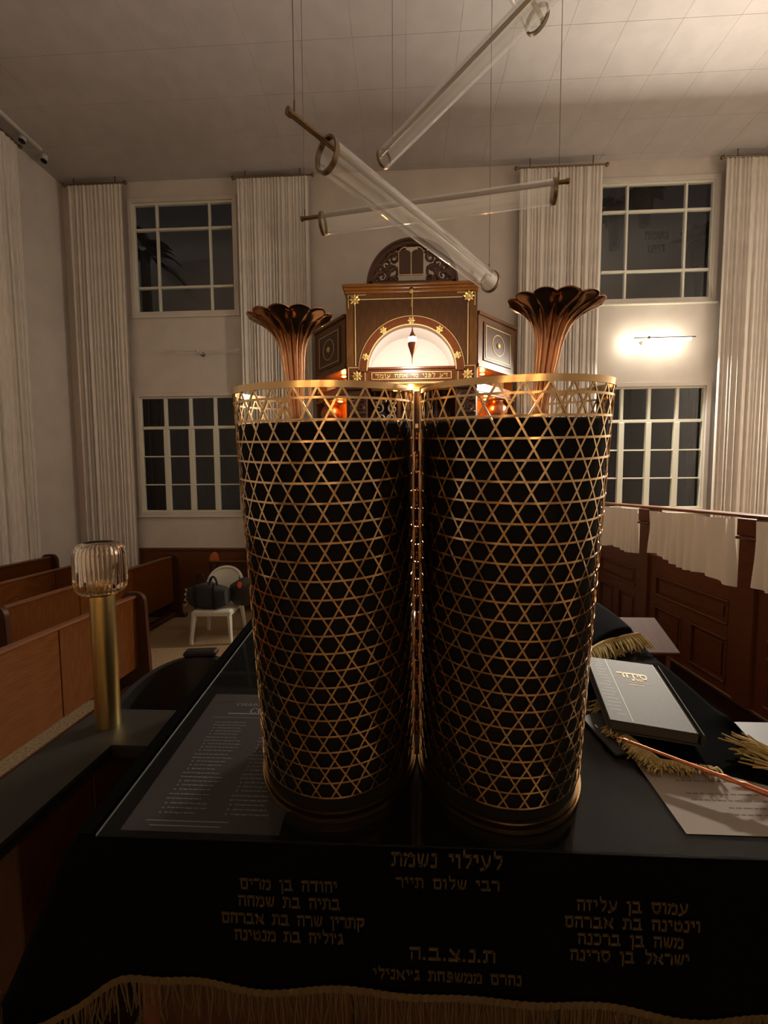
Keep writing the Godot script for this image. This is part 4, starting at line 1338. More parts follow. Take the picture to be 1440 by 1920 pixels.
func build_table_things() -> void:
	var t := thing("reading_table", "sloping wooden reading table under a black velvet cloth", "table")
	var tm := MB.new()
	tilted_box(tm, TX0 + 0.005, TX1 - 0.005, TZ0 + 0.005, TZ1 - 0.005, -0.045, -0.011, 0.004)
	part("tabletop", tm, M.screen_wood, t, 0)
	for g in [[TX0 + 0.06, TX0 + 0.09, -1.03, TZ1 - 0.05], [TX1 - 0.09, TX1 - 0.06, -1.03, TZ1 - 0.05]]:
		var sp := MB.new()
		sp.b(g[0], g[1], 0, 1.09, g[2], g[3], 0.003)
		part("side_panel", sp, M.screen_wood, t, 0)
	for k in 3:
		var x0 := TX0 + 0.09 + k * 0.339
		var fp := MB.new()
		fp.b(x0, x0 + 0.336, 0, 1.08, TZ1 - 0.075, TZ1 - 0.05, 0.003)
		part("front_board", fp, M.pew_dark, t, 0)
	# the velvet cloth with its gold embroidery and fringe
	var c := thing("tablecloth", "black velvet tablecloth with gold Hebrew embroidery and a gold fringe covering the reading table", "tablecloth")
	var cm := MB.new()
	tilted_box(cm, TX0 + 0.004, TX1 - 0.004, TZ0 + 0.004, TZ1 - 0.004, -0.0105, -0.0058)
	var total := 2.0 * (TX1 - TX0 + TZ1 - TZ0) - 8 * 0.02 + TAU * 0.02
	cm.grid(func(u: float, v: float) -> Vector3:
		if v < 0.25:   # rolls over the edge
			var e := skirt_point(u * total, 0.0)
			var q := v * 4.0
			return e[0] + e[1] * (-0.012 + 0.012 * sin(q * PI / 2)) + Vector3(0, -0.0058 - 0.004 * (1.0 - cos(q * PI / 2)), 0)
		var dd := drape(u * total, (v - 0.25) / 0.75)
		return dd + Vector3(0, -0.0058 * (1.0 - (v - 0.25) / 0.75), 0), 420, 16)
	part("velvet", cm, M.velvet, c, 70)
	for g in [["לעילוי נשמת", 0.062, 1.126, 0.0175, 0.158, -0.055], ["רבי שלום תייר", 0.063, 1.094, 0.0125, 0.148, -0.055], ["יהודה בן מרים", -0.172, 1.082, 0.0135, 0.144, -0.05], ["בתיה בת שמחה", -0.171, 1.056, 0.0135, 0.151, -0.05], ["קתרין שרה בת אברהם", -0.166, 1.029, 0.0135, 0.213, -0.05], ["ג'וליה בת מנטינה", -0.172, 1.0035, 0.0135, 0.162, -0.05], ["עמוס בן עליזה", 0.325, 1.071, 0.0135, 0.152, -0.06], ["וינטינה בת אברהם", 0.325, 1.046, 0.0135, 0.186, -0.06], ["משה בן ברכנה", 0.323, 1.0215, 0.0135, 0.145, -0.06], ["ישראל בן סרינה", 0.322, 0.997, 0.0135, 0.164, -0.06], ["ת.נ.צ.ב.ה", 0.07, 0.987, 0.0155, 0.122, -0.06], ["נהרם ממשפחת ג'יאנילי", 0.062, 0.955, 0.0125, 0.214, -0.06]]:
		var em := MB.new()
		hebrew(em, g[0], g[3], g[4], Transform3D(Basis(Vector3.BACK, 0.0), Vector3(g[1], g[2], TZ1 + 0.0092 + 0.009 * (1.148 - g[2]) / 0.22)), 0.17, 0.3, 0.0018)
		part("embroidery", em, M.gold_thread, c, 0)
	var rng := RandomNumberGenerator.new()
	rng.seed = 77
	var fm := MB.new()
	var band := MB.new()
	var d0 := TZ1 - TZ0
	var s := 0.0
	while s < d0 + (TX1 - TX0) + 0.3:
		var e := skirt_point(s, 0.0)
		var p := drape(s, 1.0)
		fringe_at(fm, p + Vector3(0, 0.002, 0) + e[1] * rng.randf_range(0.0, 0.003), Vector3(rng.randf_range(-0.1, 0.1), -1, rng.randf_range(-0.05, 0.05)), rng.randf_range(0.046, 0.066), rng, Vector3.DOWN)
		s += 0.0026
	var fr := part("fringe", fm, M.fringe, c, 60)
	fr.set_meta("kind", "stuff")
	band.grid(func(u: float, v: float) -> Vector3:
		var ss := u * (d0 + (TX1 - TX0) + 0.3)
		var e := skirt_point(ss, 0.0)
		return drape(ss, 1.0) + Vector3(0, 0.005 - 0.012 * v, 0) + e[1] * (0.0035 + 0.0008 * sin(ss * 1900.0)), 900, 2)
	part("fringe_band", band, M.fringe, c, 70)
	# cords tied at the corner of the cloth
	var cd := MB.new()
	var q := drape(d0 - 0.02, 0.95)
	cd.tube([q + Vector3(-0.005, 0.05, 0.0), q + Vector3(-0.004, 0.01, 0.012), q + Vector3(0.012, -0.02, 0.02), q + Vector3(0.0, -0.05, 0.022)], 0.0035, 8)
	cd.tube([q + Vector3(0.1, 0.016, 0.026), q + Vector3(0.07, 0.018, 0.03), q + Vector3(0.035, -0.012, 0.032), q + Vector3(0.0, -0.045, 0.03), q + Vector3(-0.03, -0.06, 0.02)], 0.003, 8)
	cd.sphere(q + Vector3(0.012, -0.03, 0.022), Vector3(0.008, 0.01, 0.008), 12, 8)
	part("tie_cord", cd, M.fringe, c, 60)
	var ts := MB.new()
	for k in 46:
		fringe_at(ts, q + Vector3(0.004 + rng.randf_range(-0.008, 0.004), -0.026, 0.02), Vector3(-1.0 + rng.randf_range(-0.2, 0.2), -0.42 + rng.randf_range(-0.25, 0.25), 0.1), rng.randf_range(0.07, 0.09), rng, Vector3.DOWN)
	var tp := part("tassel", ts, M.fringe, c, 60)
	tp.set_meta("kind", "stuff")
	# leaflets lie on the cloth, under the glass
	var lf := thing("leaflet", "dark printed leaflet with pale text lines lying under the table glass", "leaflet", tab_xf(-0.318, -0.737, -0.0053))
	var lm := MB.new()
	lm.b(-0.126, 0.126, 0, 0.0006, -0.166, 0.166)
	part("sheet", lm, M.leaflet, lf, 0)
	var flat := Basis(Vector3.RIGHT, -PI / 2)
	latin("CHABAD", 0.0085, Transform3D(flat.scaled(Vector3(1.5, 1, 1)), Vector3(-0.025, 0.0009, -0.13)), M.print_white, lf, "heading")
	latin("CO", 0.017, Transform3D(flat.scaled(Vector3(1.15, 1, 1)), Vector3(-0.006, 0.0009, -0.11)), M.print_white, lf, "heading")
	var pl := MB.new()
	rng.seed = 5
	pl.b(-0.07, 0.06, 0.0006, 0.0009, -0.102, -0.099)
	pl.b(-0.1, 0.1, 0.0006, 0.0009, -0.088, -0.0872)
	var z := -0.074
	for para in 5:
		for r in [0.0, 0.0085, 0.017, 0.0255, 0.034]:
			for col in [[-0.085, -0.005], [0.025, 0.105]]:
				var x: float = col[0] + (0.012 if r > 0.01 else 0.0)
				var end: float = col[1] - rng.randf_range(0.0, 0.025)
				if r > 0.01: pl.b(x - 0.009, x - 0.006, 0.0006, 0.0009, z + r, z + r + 0.0022)
				while x < end:
					var ww := rng.randf_range(0.004, 0.011)
					pl.b(x, minf(x + ww, end), 0.0006, 0.0009, z + r, z + r + rng.randf_range(0.0011, 0.0018))
					x += ww + 0.0018
		z += 0.0435
	for r in [0.0, 0.01]: pl.b(-0.095 + r, 0.04 - r, 0.0006, 0.0009, 0.148 + r * 0.8, 0.1495 + r * 0.8)
	part("print", pl, M.print_white, lf, 0)
	var lb := MB.new()
	lb.box(Vector3(0.045, 0.0004, 0.022), Transform3D(Basis(Vector3.UP, 0.25), Vector3(-0.095, 0.0009, -0.148)))
	part("corner_print", lb, M.leaflet, lf, 0)
	# glass sheet
	var gl := thing("glass_sheet", "clear glass sheet protecting the top of the reading table", "glass sheet")
	var gm := MB.new()
	tilted_box(gm, -0.472, TX1 - 0.012, TZ0 + 0.02, -0.5595, -0.004, -0.0002, 0.0008)
	part("sheet", gm, M.table_glass, gl, 0)
	var ge := MB.new()  # thin strip that paints a highlight down the left side of the glass
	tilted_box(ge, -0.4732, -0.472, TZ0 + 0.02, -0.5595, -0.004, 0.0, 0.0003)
	part("edge_highlight", ge, M.highlight_grey, gl, 0)
	# the mantle behind, its fringe towards the reader
	var m1 := thing("velvet_mantle", "folded black velvet mantle with a curled gold fringe behind the prayer book", "mantle")
	var mm := cloth_patch([Vector2(0.30, -1.34), Vector2(0.68, -1.385), Vector2(0.683, -1.165), Vector2(0.475, -1.05)], func(u: float, v: float) -> float: return 0.018 + 0.008 * sin(u * 7.0 + v * 3.0), 24, 18, 0.012)
	part("velvet", mm, M.velvet, m1, 70)
	var f1 := MB.new()
	for k in 110:
		var u := k / 109.0
		var p := Vector2(0.475, -1.055).lerp(Vector2(0.683, -1.168), u) + Vector2(0, -0.02 * sin(u * PI))
		fringe_at(f1, tab(p.x, p.y, 0.02), Vector3(-0.15 + 0.35 * u, -0.25, 1.0), rng.randf_range(0.05, 0.062), rng, Vector3(-0.3, -1.0, 0.3), 0.0019)
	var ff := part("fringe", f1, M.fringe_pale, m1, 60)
	ff.set_meta("kind", "stuff")
	var fb := MB.new()
	var bp := []
	for k in 20:
		var u := k / 19.0
		var p := Vector2(0.475, -1.055).lerp(Vector2(0.683, -1.168), u) + Vector2(0, -0.02 * sin(u * PI))
		bp.append(tab(p.x, p.y, 0.021))
	fb.tube(bp, 0.004, 7)
	part("fringe_band", fb, M.fringe_pale, m1)
	# the mantle under the book
	var m2 := thing("velvet_mantle", "dark velvet mantle with frayed gold fringe spread under the prayer book and the pointer", "mantle")
	var mp := cloth_patch([Vector2(0.47, -1.05), Vector2(0.672, -1.06), Vector2(0.682, -0.66), Vector2(0.435, -0.735)], func(u: float, v: float) -> float: return 0.014 * pow(u, 6.0) * (0.6 + 0.4 * sin(v * 5.0)) + 0.002 * sin(u * 9.0) + 0.02 * pow(u, 10.0) * exp(-pow((v - 0.62) / 0.08, 2.0)), 30, 30, 0.005)
	part("velvet", mp, M.velvet, m2, 70)
	var f2 := MB.new()
	for k in 130:
		var u := rng.randf()
		var p := Vector2(0.412, -0.815).lerp(Vector2(0.452, -0.722), u)
		fringe_at(f2, tab(p.x + 0.02, p.y, 0.007), Vector3(-1.0 + rng.randf_range(-0.3, 0.3), 0.0, 0.55 + u * 0.5), rng.randf_range(0.03, 0.052), rng, Vector3(-0.3, -0.35, 0.4), 0.0017)
	for k in 100:
		var u := rng.randf()
		var p := Vector2(0.45, -0.728).lerp(Vector2(0.56, -0.71), u)
		fringe_at(f2, tab(p.x, p.y, 0.008), Vector3(-0.4 + rng.randf_range(-0.5, 0.5), 0.05, 0.8), rng.randf_range(0.02, 0.034), rng, Vector3(0, -0.35, 0.4), 0.0017)
	for k in 75:
		fringe_at(f2, tab(0.685 + rng.randf_range(-0.02, 0.02), -0.705 + rng.randf_range(-0.03, 0.03), 0.01), Vector3(-0.75 + rng.randf_range(-0.4, 0.3), 0.1 + rng.randf_range(0.0, 0.3), -0.5 + rng.randf_range(-0.5, 0.4)), rng.randf_range(0.05, 0.085), rng, Vector3(-0.5, -0.2, 0), 0.0017)
	for k in 30:
		var u := k / 29.0
		fringe_at(f2, tab(0.43 + 0.03 * u, -0.86 - 0.04 * u, 0.006), Vector3(-1, 0, 0.3), rng.randf_range(0.025, 0.04), rng, Vector3(0, -0.3, 0.3), 0.0012)
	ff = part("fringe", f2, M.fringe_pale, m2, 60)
	ff.set_meta("kind", "stuff")
	# dark case under the book
	var dk := thing("flat_case", "thin black case showing from under the corner of the prayer book", "case", tab_xf(0.445, -0.80, 0.0015, 0.2))
	var dm := MB.new()
	dm.b(-0.062, 0.05, 0, 0.005, -0.055, 0.055, 0.002)
	part("shell", dm, M.fixture_black, dk, 0)
	var cl := MB.new()
	cl.tube([Vector3(-0.05, 0.006, -0.02), Vector3(-0.05, 0.006, -0.012)], 0.0018, 8)
	part("clasp", cl, M.silver_thread, dk)
	# prayer book
	var bk := thing("prayer_book", "grey cloth bound prayer book with gold Hebrew title lying on the velvet mantle", "book", tab_xf(0.512, -0.883, 0.0118, -0.235))
	var bw := 0.158
	var bh := 0.236
	var pg := MB.new()
	pg.b(-bw / 2 + 0.006, bw / 2 - 0.006, 0.003, 0.024, -bh / 2 + 0.004, bh / 2 - 0.004, 0.001)
	part("page_block", pg, M.pages, bk, 0)
	var cv := MB.new()
	cv.b(-bw / 2, bw / 2, 0, 0.003, -bh / 2, bh / 2, 0.001)
	cv.b(-bw / 2, bw / 2 - 0.012, 0.024, 0.027, -bh / 2, bh / 2, 0.001)
	var sp := []
	for k in 9:
		var a := -PI / 2 + PI * k / 8.0
		sp.append(Vector2(bw / 2 - 0.001 + cos(a) * 0.006, 0.0135 + sin(a) * 0.0135))
	sp.append(Vector2(bw / 2 - 0.004, 0.0135))
	cv.prism(PackedVector2Array(sp), bh, Transform3D(Basis(), Vector3(0, 0, -bh / 2)))
	part("cover", cv, M.book_cover, bk, 30)
	var gv := MB.new()
	gv.b(-bw / 2 + 0.041, -bw / 2 + 0.0425, 0.027, 0.0274, -bh / 2 + 0.002, bh / 2 - 0.002)
	gv.b(bw / 2 - 0.0135, bw / 2 - 0.012, 0.026, 0.0274, -bh / 2 + 0.001, bh / 2 - 0.001)
	rng.seed = 9
	for k in 17: gv.b(-bw / 2 + 0.012 + rng.randf_range(-0.008, 0.006), -bw / 2 + 0.034 + rng.randf_range(-0.006, 0.003), 0.027, 0.02715, -bh / 2 + 0.012 + k * 0.0125, -bh / 2 + 0.0132 + k * 0.0125)
	part("embossing", gv, M.book_groove, bk, 0)
	var ti := MB.new()
	var tf := func(x: float, zz: float) -> Transform3D: return Transform3D(flat, Vector3(x, 0.0273, zz))
	hebrew(ti, "סידור", 0.0165, 0.058, tf.call(0.006, -0.045), 0.2, 0.2, 0.0007)
	hebrew(ti, "החדש", 0.007, 0.022, tf.call(0.013, -0.034), 0.2, 0.3, 0.0007)
	ti.b(-0.018, 0.034, 0.027, 0.0274, -0.0655, -0.0647); ti.b(-0.012, 0.034, 0.027, 0.0274, -0.0265, -0.0257); ti.b(-0.012, 0.02, 0.027, 0.0274, -0.018, -0.0166)
	part("title", ti, M.title_gold, bk, 0)
	# sheet of paper and pointer
	var pa := thing("paper_sheet", "printed white sheet of paper on the glass below the velvet mantle", "paper", tab_xf(0.533, -0.668, 0.0006, 0.0))
	var ps := MB.new()
	ps.b(-0.107, 0.13, 0, 0.0005, -0.075, 0.077)
	part("sheet", ps, M.paper, pa, 0)
	var ik := MB.new()
	for zz in [-0.02, 0.005, 0.017, 0.03, 0.042]:
		var x := -0.06 + (0.05 if zz > 0.025 else 0.0)
		while x < 0.12:
			var ww := rng.randf_range(0.005, 0.014)
			ik.b(x, x + ww, 0.0005, 0.0007, zz, zz + 0.002)
			x += ww + 0.003
	part("print", ik, M.ink, pa, 0)
	var p0 := tab(0.424, -0.745, 0.026)
	var p1 := tab(0.72, -0.566, 0.016)
	var yb := Basis.looking_at(p1 - p0, Vector3.UP) * Basis(Vector3.RIGHT, -PI / 2)
	var ya := thing("torah_pointer", "long slender copper torah pointer lying across the velvet mantle", "pointer", Transform3D(yb, p0))
	var ym := MB.new()
	ym.lathe([Vector2(0, 0), Vector2(0.0024, 0.001), Vector2(0.0026, 0.02), Vector2(0.003, 0.08), Vector2(0.0034, 0.13), Vector2(0.0052, 0.138), Vector2(0.0048, 0.144), Vector2(0.0036, 0.15), Vector2(0.0036, 0.158), Vector2(0.0058, 0.164), Vector2(0.0048, 0.172), Vector2(0.0046, 0.24), Vector2(0.0058, 0.33), Vector2(0.005, 0.345), Vector2(0, 0.347)], 20)
	part("rod", ym, M.copper_dull, ya)
	var yh := MB.new()
	yh.sphere(Vector3(0, -0.006, 0), Vector3(0.0038, 0.008, 0.0028), 12, 8)
	yh.tube([Vector3(0.001, -0.012, 0), Vector3(0.0012, -0.028, 0.0004)], [0.0014, 0.001], 7)
	part("pointing_hand", yh, M.copper_dull, ya)

# ---------------------------------------------------------------- hanging glass tubes
func pendant(label: String, a: Vector3, b: Vector3, out_a: float, out_b: float, cables: Array) -> void:   # a, b: ends of the glass, on its axis
	var o := thing("tube_pendant", label, "pendant lamp", Transform3D.IDENTITY, "hanging glass tubes")
	var d := (b - a).normalized()
	var r := 0.055
	var up := Vector3(0, r - 0.012, 0)
	var g := MB.new()
	g.tube([a, a.lerp(b, 0.5), b], r, 40, false)
	g.tube([a, a.lerp(b, 0.5), b], r - 0.003, 40, false)
	part("glass_tube", g, M.tube_glass, o, 60)
	var rm := MB.new()
	rm.tube([a + up - d * out_a, a + up, b + up, b + up + d * out_b], 0.0105, 12)
	part("rod", rm, M.rod_metal, o)
	for e in [[a, d], [b, -d]]:
		var cl := MB.new()
		var xf := Transform3D(Basis.looking_at(e[1], Vector3.UP) * Basis(Vector3.RIGHT, -PI / 2), e[0])
		cl.lathe([Vector2(r - 0.004, -0.006), Vector2(r + 0.004, -0.006), Vector2(r + 0.004, 0.012), Vector2(r - 0.004, 0.012), Vector2(r - 0.004, -0.006)], 36, xf)
		part("clamp_ring", cl, M.ring_metal, o, 30)
	for e in [a + up - d * out_a, b + up + d * out_b]:
		var cap := MB.new()
		var q := d * (-1.0 if e == a + up - d * out_a else 1.0)
		cap.tube([e - q * 0.012, e + q * 0.004], 0.0135, 12)
		part("end_cap", cap, M.rod_metal, o)
	for c in cables:
		var p: Vector3 = (a + up).lerp(b + up, c)
		var cm := MB.new()
		cm.tube([p, Vector3(p.x, CEIL, p.z)], 0.0016, 6)
		cm.tube([p + Vector3(0, 0.008, 0), p + Vector3(0, 0.05, 0)], 0.0035, 8)
		part("cable", cm, M.rod_metal, o)
func build_pendants() -> void:
	pendant("hanging clear glass tube lamp crossing in front of the ark top, lowest of the four", Vector3(-0.269, 2.865, -1.5), Vector3(0.515, 2.865, -2.44), 0.16, 0.0, [-0.11, 0.985])
	pendant("hanging clear glass tube lamp spanning level between the two curtains beside the ark", Vector3(-0.449, 3.165, -2.35), Vector3(0.775, 3.165, -2.17), 0.125, 0.065, [-0.085, 1.015])
	pendant("hanging clear glass tube lamp running overhead towards the viewer, above the crossing pair", Vector3(-0.116, 3.81, -2.75), Vector3(0.88, 3.81, -1.62), 0.04, 0.1, [0.06, 0.9])
	pendant("hanging clear glass tube lamp mostly out of view, only its clamped end showing", Vector3(0.665, 3.95, -2.14), Vector3(-0.2, 3.95, -1.2), 0.07, 0.08, [0.03, 0.95])

# ---------------------------------------------------------------- wall lamps, ceiling spots
func wall_lamp(label: String, x: float, y: float, z: float, lit: bool, turn := 0.0, energy := 9.5, glow := 0.013, tint := Color(1, 0.95, 0.875)) -> void:
	var o := thing("wall_lamp", label, "wall lamp", at(x, y, z, turn), "glass tube wall lamps")
	var pm := MB.new()
	pm.lathe([Vector2(0, 0), Vector2(0.03, 0), Vector2(0.03, 0.012), Vector2(0.02, 0.016), Vector2(0, 0.016)], 24, Transform3D(Basis(Vector3.RIGHT, PI / 2), Vector3.ZERO))
	part("wall_plate", pm, M.ring_metal, o)
	var am := MB.new()
	am.tube([Vector3(0, 0, 0.012), Vector3(0, 0, 0.17)], 0.008, 10)
	am.sphere(Vector3(0, 0, 0.17), Vector3.ONE * 0.018, 12, 8)
	part("bracket", am, M.rod_metal if lit else M.fixture_white, o)
	var rm := MB.new()
	rm.tube([Vector3(-0.19, 0, 0.17), Vector3(0.58, 0, 0.17)], 0.006, 10)
	part("rod", rm, M.fixture_black if lit else M.fixture_white, o)
	for g in [[-0.30, -0.02], [0.02, 0.275], [0.28, 0.535]]:
		var tm := MB.new()
		tm.tube([Vector3(g[0], -0.012, 0.14), Vector3(g[1], -0.012, 0.14)], 0.026 if lit else 0.028, 20)
		part("tube", tm, M.tube_lit if lit else M.tube_glass, o)
		if lit: lamp(o, Vector3((g[0] + g[1]) / 2, -0.012, 0.14), glow, tint, 0.024)
	if lit:   # the light of the whole tube, just in front of its glowing face
		var l := AreaLight3D.new()
		l.name = "tube_light"
		l.light_energy = energy
		l.light_color = tint
		l.area_size = Vector2(0.82, 0.05)
		l.area_range = 14.0
		l.area_attenuation = 2.0
		l.shadow_enabled = true
		o.add_child(l)
		l.transform = Transform3D(Basis(Vector3.UP, PI) * Basis(Vector3.RIGHT, -0.26), Vector3(0.12, -0.012, 0.19))
func build_wall_lamps() -> void:
	wall_lamp("tube wall lamp glowing bright white between the two windows", 3.17, 3.565, ZB, true)
	wall_lamp("unlit glass tube wall lamp on the dim wall above the lower window", -2.78, 3.53, ZB, false)
	for g in [[-2.3, "nearest the pews"], [-0.3, "in the middle of the row"], [1.7, "nearest the partition"]]:  # added lamps out of view; the wall they light reflects in the lattice
		var w := thing("rear_fill_lamp", "shielded lamp added out of view to light the rear wall warmly, " + g[1], "wall lamp", at(g[0], 1.75, 6.1, PI), "added rear fill lamps")
		var sm := MB.new()
		sm.b(-0.4, 0.4, -0.09, 0.09, 0.2, 0.206, 0.002); sm.b(-0.4, 0.4, -0.096, -0.09, 0.1, 0.206, 0.002)
		part("shield", sm, M.fixture_white, w, 0)
		var wb := MB.new()
		wb.b(-0.03, 0.03, -0.03, 0.03, 0, 0.2, 0.004)
		part("bracket", wb, M.fixture_white, w, 0)
		for x in [-0.22, 0.22]:
			var bm := MB.new()
			bm.tube([Vector3(x - 0.15, 0, 0.15), Vector3(x + 0.15, 0, 0.15)], 0.018, 14)
			part("tube", bm, M.warm_lit, w)
			lamp(w, Vector3(x, 0, 0.15), 0.16, Color(1, 0.8, 0.55), 0.016)
	# spots on a track at the edge of the ceiling
	var o := thing("spotlight_track", "pale ceiling track with two dark faced spotlights above the side wall", "track light")
	var t := MB.new()
	t.b(-4.47, -4.43, CEIL - 0.03, CEIL, -5.02, -2.5, 0.004)
	part("track", t, M.fixture_white, o, 0)
	for z in [-4.83, -5.12]:
		var s := MB.new()
		var d := Vector3(0.1, -1, 0.35).normalized()
		var p := Vector3(-4.5, CEIL - 0.015, z)
		s.tube([p + Vector3(0.03, 0, 0), p], 0.014, 8)
		s.tube([p - d * 0.02, p + d * 0.07], 0.036, 20)
		var body := part("spotlight", s, M.fixture_white, o)
		var f := MB.new()
		f.tube([p + d * 0.068, p + d * 0.072], 0.034, 20)
		part("lens", f, M.fixture_black, body)

# ---------------------------------------------------------------- outside the windows
func build_outside() -> void:
	for g in [[-7.5, -1.0, "grey rendered garden wall seen through the palm window at night"], [1.6, 7.5, "grey rendered garden wall with dark lettering behind the plant window at night"]]:
		var o := thing("garden_wall", g[2], "wall", Transform3D.IDENTITY, "garden walls outside")
		var m := MB.new()
		m.b(g[0], g[1], 3.4, 7.6, -7.3, -7.1, 0.01)
		part("render", m, M.facade, o, 0)
		var cp := MB.new()
		cp.b(g[0] - 0.05, g[1] + 0.05, 7.6, 7.68, -7.36, -7.04, 0.01)
		part("coping", cp, M.facade, o, 0)
		for x in [g[0] + 0.2, g[1] - 0.2]:
			var pm := MB.new()
			pm.b(x - 0.12, x + 0.12, -0.2, 3.4, -7.3, -7.1, 0.01)
			part("pier", pm, M.yard, o, 0)
		if g[0] > 0:
			var lm := MB.new()
			hebrew(lm, "משפחת", 0.1, 0.36, Transform3D(Basis(), Vector3(4.2, 5.74, -7.098)), 0.22, 0.25, 0.01)
			hebrew(lm, "חיים", 0.1, 0.26, Transform3D(Basis(), Vector3(4.2, 5.53, -7.098)), 0.22, 0.25, 0.01)
			part("lettering", lm, M.facade_letter, o, 0)
	for g in [[1.3, "beyond the ark"], [-4.9, "near the corner"]]:  # added lights, hidden from inside, that brighten the garden wall
		var ln := thing("garden_fill_lantern", "small lantern added to light the garden wall from the outer face of the building " + g[1], "lantern", at(g[0], 5.9, ZB - 0.075, PI), "added outside lanterns")
		var hb := MB.new()
		hb.b(-0.07, 0.07, -0.1, 0.1, 0, 0.05, 0.008)
		part("housing", hb, M.fixture_black, ln, 0)
		var lb := MB.new()
		lb.sphere(Vector3(0, 0, 0.07), Vector3(0.05, 0.07, 0.04), 16, 10)
		part("globe", lb, M.bulb_lit, ln)
		lamp(ln, Vector3(0, 0, 0.07), 0.15, Color(0.85, 0.92, 1.0), 0.03)
	var fe := thing("added_fence", "tall dark board fence added at the end of the garden to darken the lower windows", "fence")  # added to hide the sky, so the lower panes look dark
	for k in 36:
		var bm := MB.new()
		bm.b(-9 + k * 0.5, -8.51 + k * 0.5, -0.2, 4.6, -10.1, -10.06, 0.004)
		part("board", bm, M.yard, fe, 0)
	var fr := MB.new()
	fr.b(-9, 9, 4.2, 4.3, -10.16, -10.1, 0.004); fr.b(-9, 9, 0.4, 0.5, -10.16, -10.1, 0.004)
	part("rail", fr, M.yard, fe, 0)
	var y := MB.new()
	y.b(-9, 9, -0.3, -0.2, -12, ZB - 0.075)
	setting("yard_ground", y, M.yard)
	plant("dark hanging plant in a pot by the inner edge of the plant window", Vector3(3.26, 5.3, -6.55), 0.55, 0.42, 1, true)
	plant("dark plant in a tapered pot hanging high behind the plant window", Vector3(3.70, 5.62, -6.55), 0.5, 0.34, 2, true)
	plant("small leafy plant in a dark pot at the outer edge of the plant window", Vector3(4.55, 5.0, -6.6), 0.36, 0.42, 3, false)
	palm("dark palm fronds outside the palm window", Vector3(-4.2, 5.5, -6.6), 4)
	for g in [[2.2, 0.75, -8.6, 6], [4.2, 0.8, -8.6, 7], [-3.3, 0.8, -8.6, 8]]:
		shrub("dark garden shrub outside the lower window " + ["nearest the ark", "beyond the lit wall lamp", "by the pews"][[2.2, 4.2, -3.3].find(g[0])], Vector3(g[0], -0.2, g[2]), g[1], g[3])
func leaf(m: MB, p: Vector3, d: Vector3, len: float, w: float, droop: float) -> void:
	var s := d.cross(Vector3.UP).normalized()
	var last := []
	for k in 6:
		var t := k / 5.0
		var c := p + d * len * t + Vector3.DOWN * droop * t * t
		var ww := w * sin(PI * clampf(0.08 + 0.92 * t, 0, 1)) * 0.5
		var row := [c - s * ww, c + Vector3(0, 0.15 * ww, 0), c + s * ww]
		if k > 0:
			m.quad(last[0], last[1], row[1], row[0]); m.quad(last[1], last[2], row[2], row[1])
		last = row
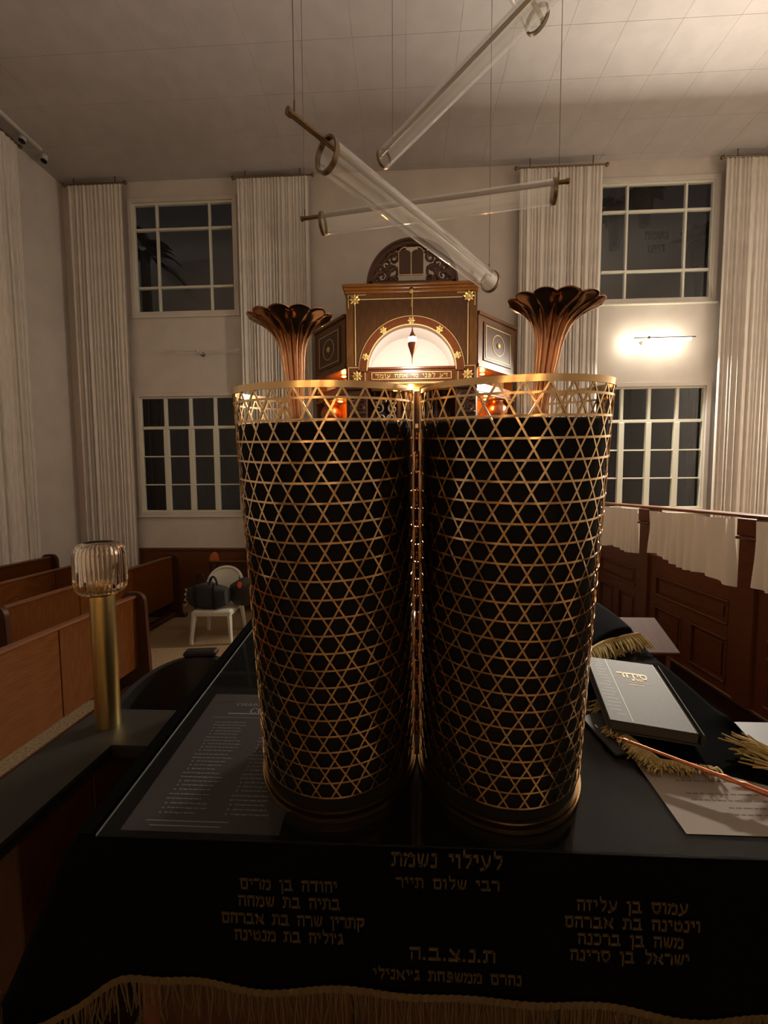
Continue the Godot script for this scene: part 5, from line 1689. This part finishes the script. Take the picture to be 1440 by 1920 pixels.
func plant(label: String, p: Vector3, h: float, spread: float, sd: int, hanging: bool) -> void:
	var o := thing("potted_plant", label, "plant", at(p.x, p.y, p.z), "plants outside the windows")
	var pm := MB.new()
	pm.lathe([Vector2(0, 0), Vector2(0.075, 0), Vector2(0.12, h), Vector2(0.145, h), Vector2(0.145, h + 0.05), Vector2(0.11, h + 0.05), Vector2(0, h + 0.03)], 20)
	part("pot", pm, M.terracotta, o)
	var rng := RandomNumberGenerator.new()
	rng.seed = sd
	for k in 14:
		var lm := MB.new()
		var a := rng.randf() * TAU
		leaf(lm, Vector3(0, h + 0.03, 0), Vector3(cos(a), rng.randf_range(0.1, 1.1), sin(a)).normalized(), spread * rng.randf_range(0.7, 1.3), 0.2, spread * (0.7 if hanging else 0.25))
		part("leaf", lm, M.leaf, o, 60)
	if hanging:
		var cm := MB.new()
		for k in 3:
			var a := TAU * k / 3.0
			cm.tube([Vector3(cos(a) * 0.14, h + 0.05, sin(a) * 0.14), Vector3(0, h + 0.7, 0)], 0.003, 5)
		cm.tube([Vector3(0, h + 0.7, 0), Vector3(0, 7.9 - p.y, 0)], 0.004, 5)
		part("hanger", cm, M.rod_metal, o)
		var bm := MB.new()
		bm.tube([Vector3(0, 7.9 - p.y, 0.02), Vector3(0, 7.9 - p.y, -0.55), Vector3(0, 7.68 - p.y, -0.6)], 0.012, 6)
		part("bracket", bm, M.rod_metal, o)
	else:
		var sm := MB.new()
		sm.tube([Vector3(0, 0, 0), Vector3(0, -5.32, 0)], [0.05, 0.06], 8)
		part("stand", sm, M.terracotta, o)
func palm(label: String, p: Vector3, sd: int) -> void:
	var o := thing("palm", label, "palm", at(p.x, p.y, p.z))
	var tm := MB.new()
	tm.tube([Vector3(0, -5.7, 0), Vector3(0.04, -2.5, 0), Vector3(0, 0, 0)], [0.1, 0.085, 0.07], 10)
	part("trunk", tm, M.terracotta, o)
	var rng := RandomNumberGenerator.new()
	rng.seed = sd
	for k in 13:
		var fm := MB.new()
		var a := TAU * k / 13.0 + rng.randf_range(-0.2, 0.2)
		var e := rng.randf_range(-0.2, 1.2)
		var d := Vector3(cos(a), e, sin(a) * 0.4).normalized()
		var len := rng.randf_range(0.4, 0.62)
		for j in 16:
			var t := 0.15 + 0.85 * j / 15.0
			var c := d * len * t + Vector3.DOWN * 0.3 * t * t
			var s := d.cross(Vector3.UP).normalized()
			for q in [-1.0, 1.0]:
				leaf(fm, c, (s * q + d * 0.7).normalized(), 0.24 * (1.1 - t * 0.7), 0.03, 0.06)
		part("frond", fm, M.leaf, o, 60)
func shrub(label: String, p: Vector3, r: float, sd: int) -> void:
	var o := thing("garden_shrub", label, "shrub", at(p.x, p.y, p.z), "garden shrubs")
	var rng := RandomNumberGenerator.new()
	rng.seed = sd
	var sm := MB.new()
	for k in 5:
		var a := TAU * k / 5.0
		sm.tube([Vector3(0, 0, 0), Vector3(cos(a) * r * 0.3, r * 0.9, sin(a) * r * 0.3), Vector3(cos(a) * r * 0.6, r * 1.8, sin(a) * r * 0.6)], [0.04, 0.03, 0.01], 6)
	part("stem", sm, M.terracotta, o)
	var fm := MB.new()
	for k in 900:
		var q := Vector3(rng.randf_range(-1, 1), rng.randf_range(-1, 1), rng.randf_range(-1, 1))
		if q.length() > 1.0 or q.length() < 0.5: continue
		leaf(fm, Vector3(q.x * r, r * 1.3 + q.y * r * 1.1, q.z * r), q.normalized() + Vector3(0, -0.3, 0), 0.16, 0.08, 0.05)
	var f := part("foliage", fm, M.leaf, o, 0)
	f.set_meta("kind", "stuff")
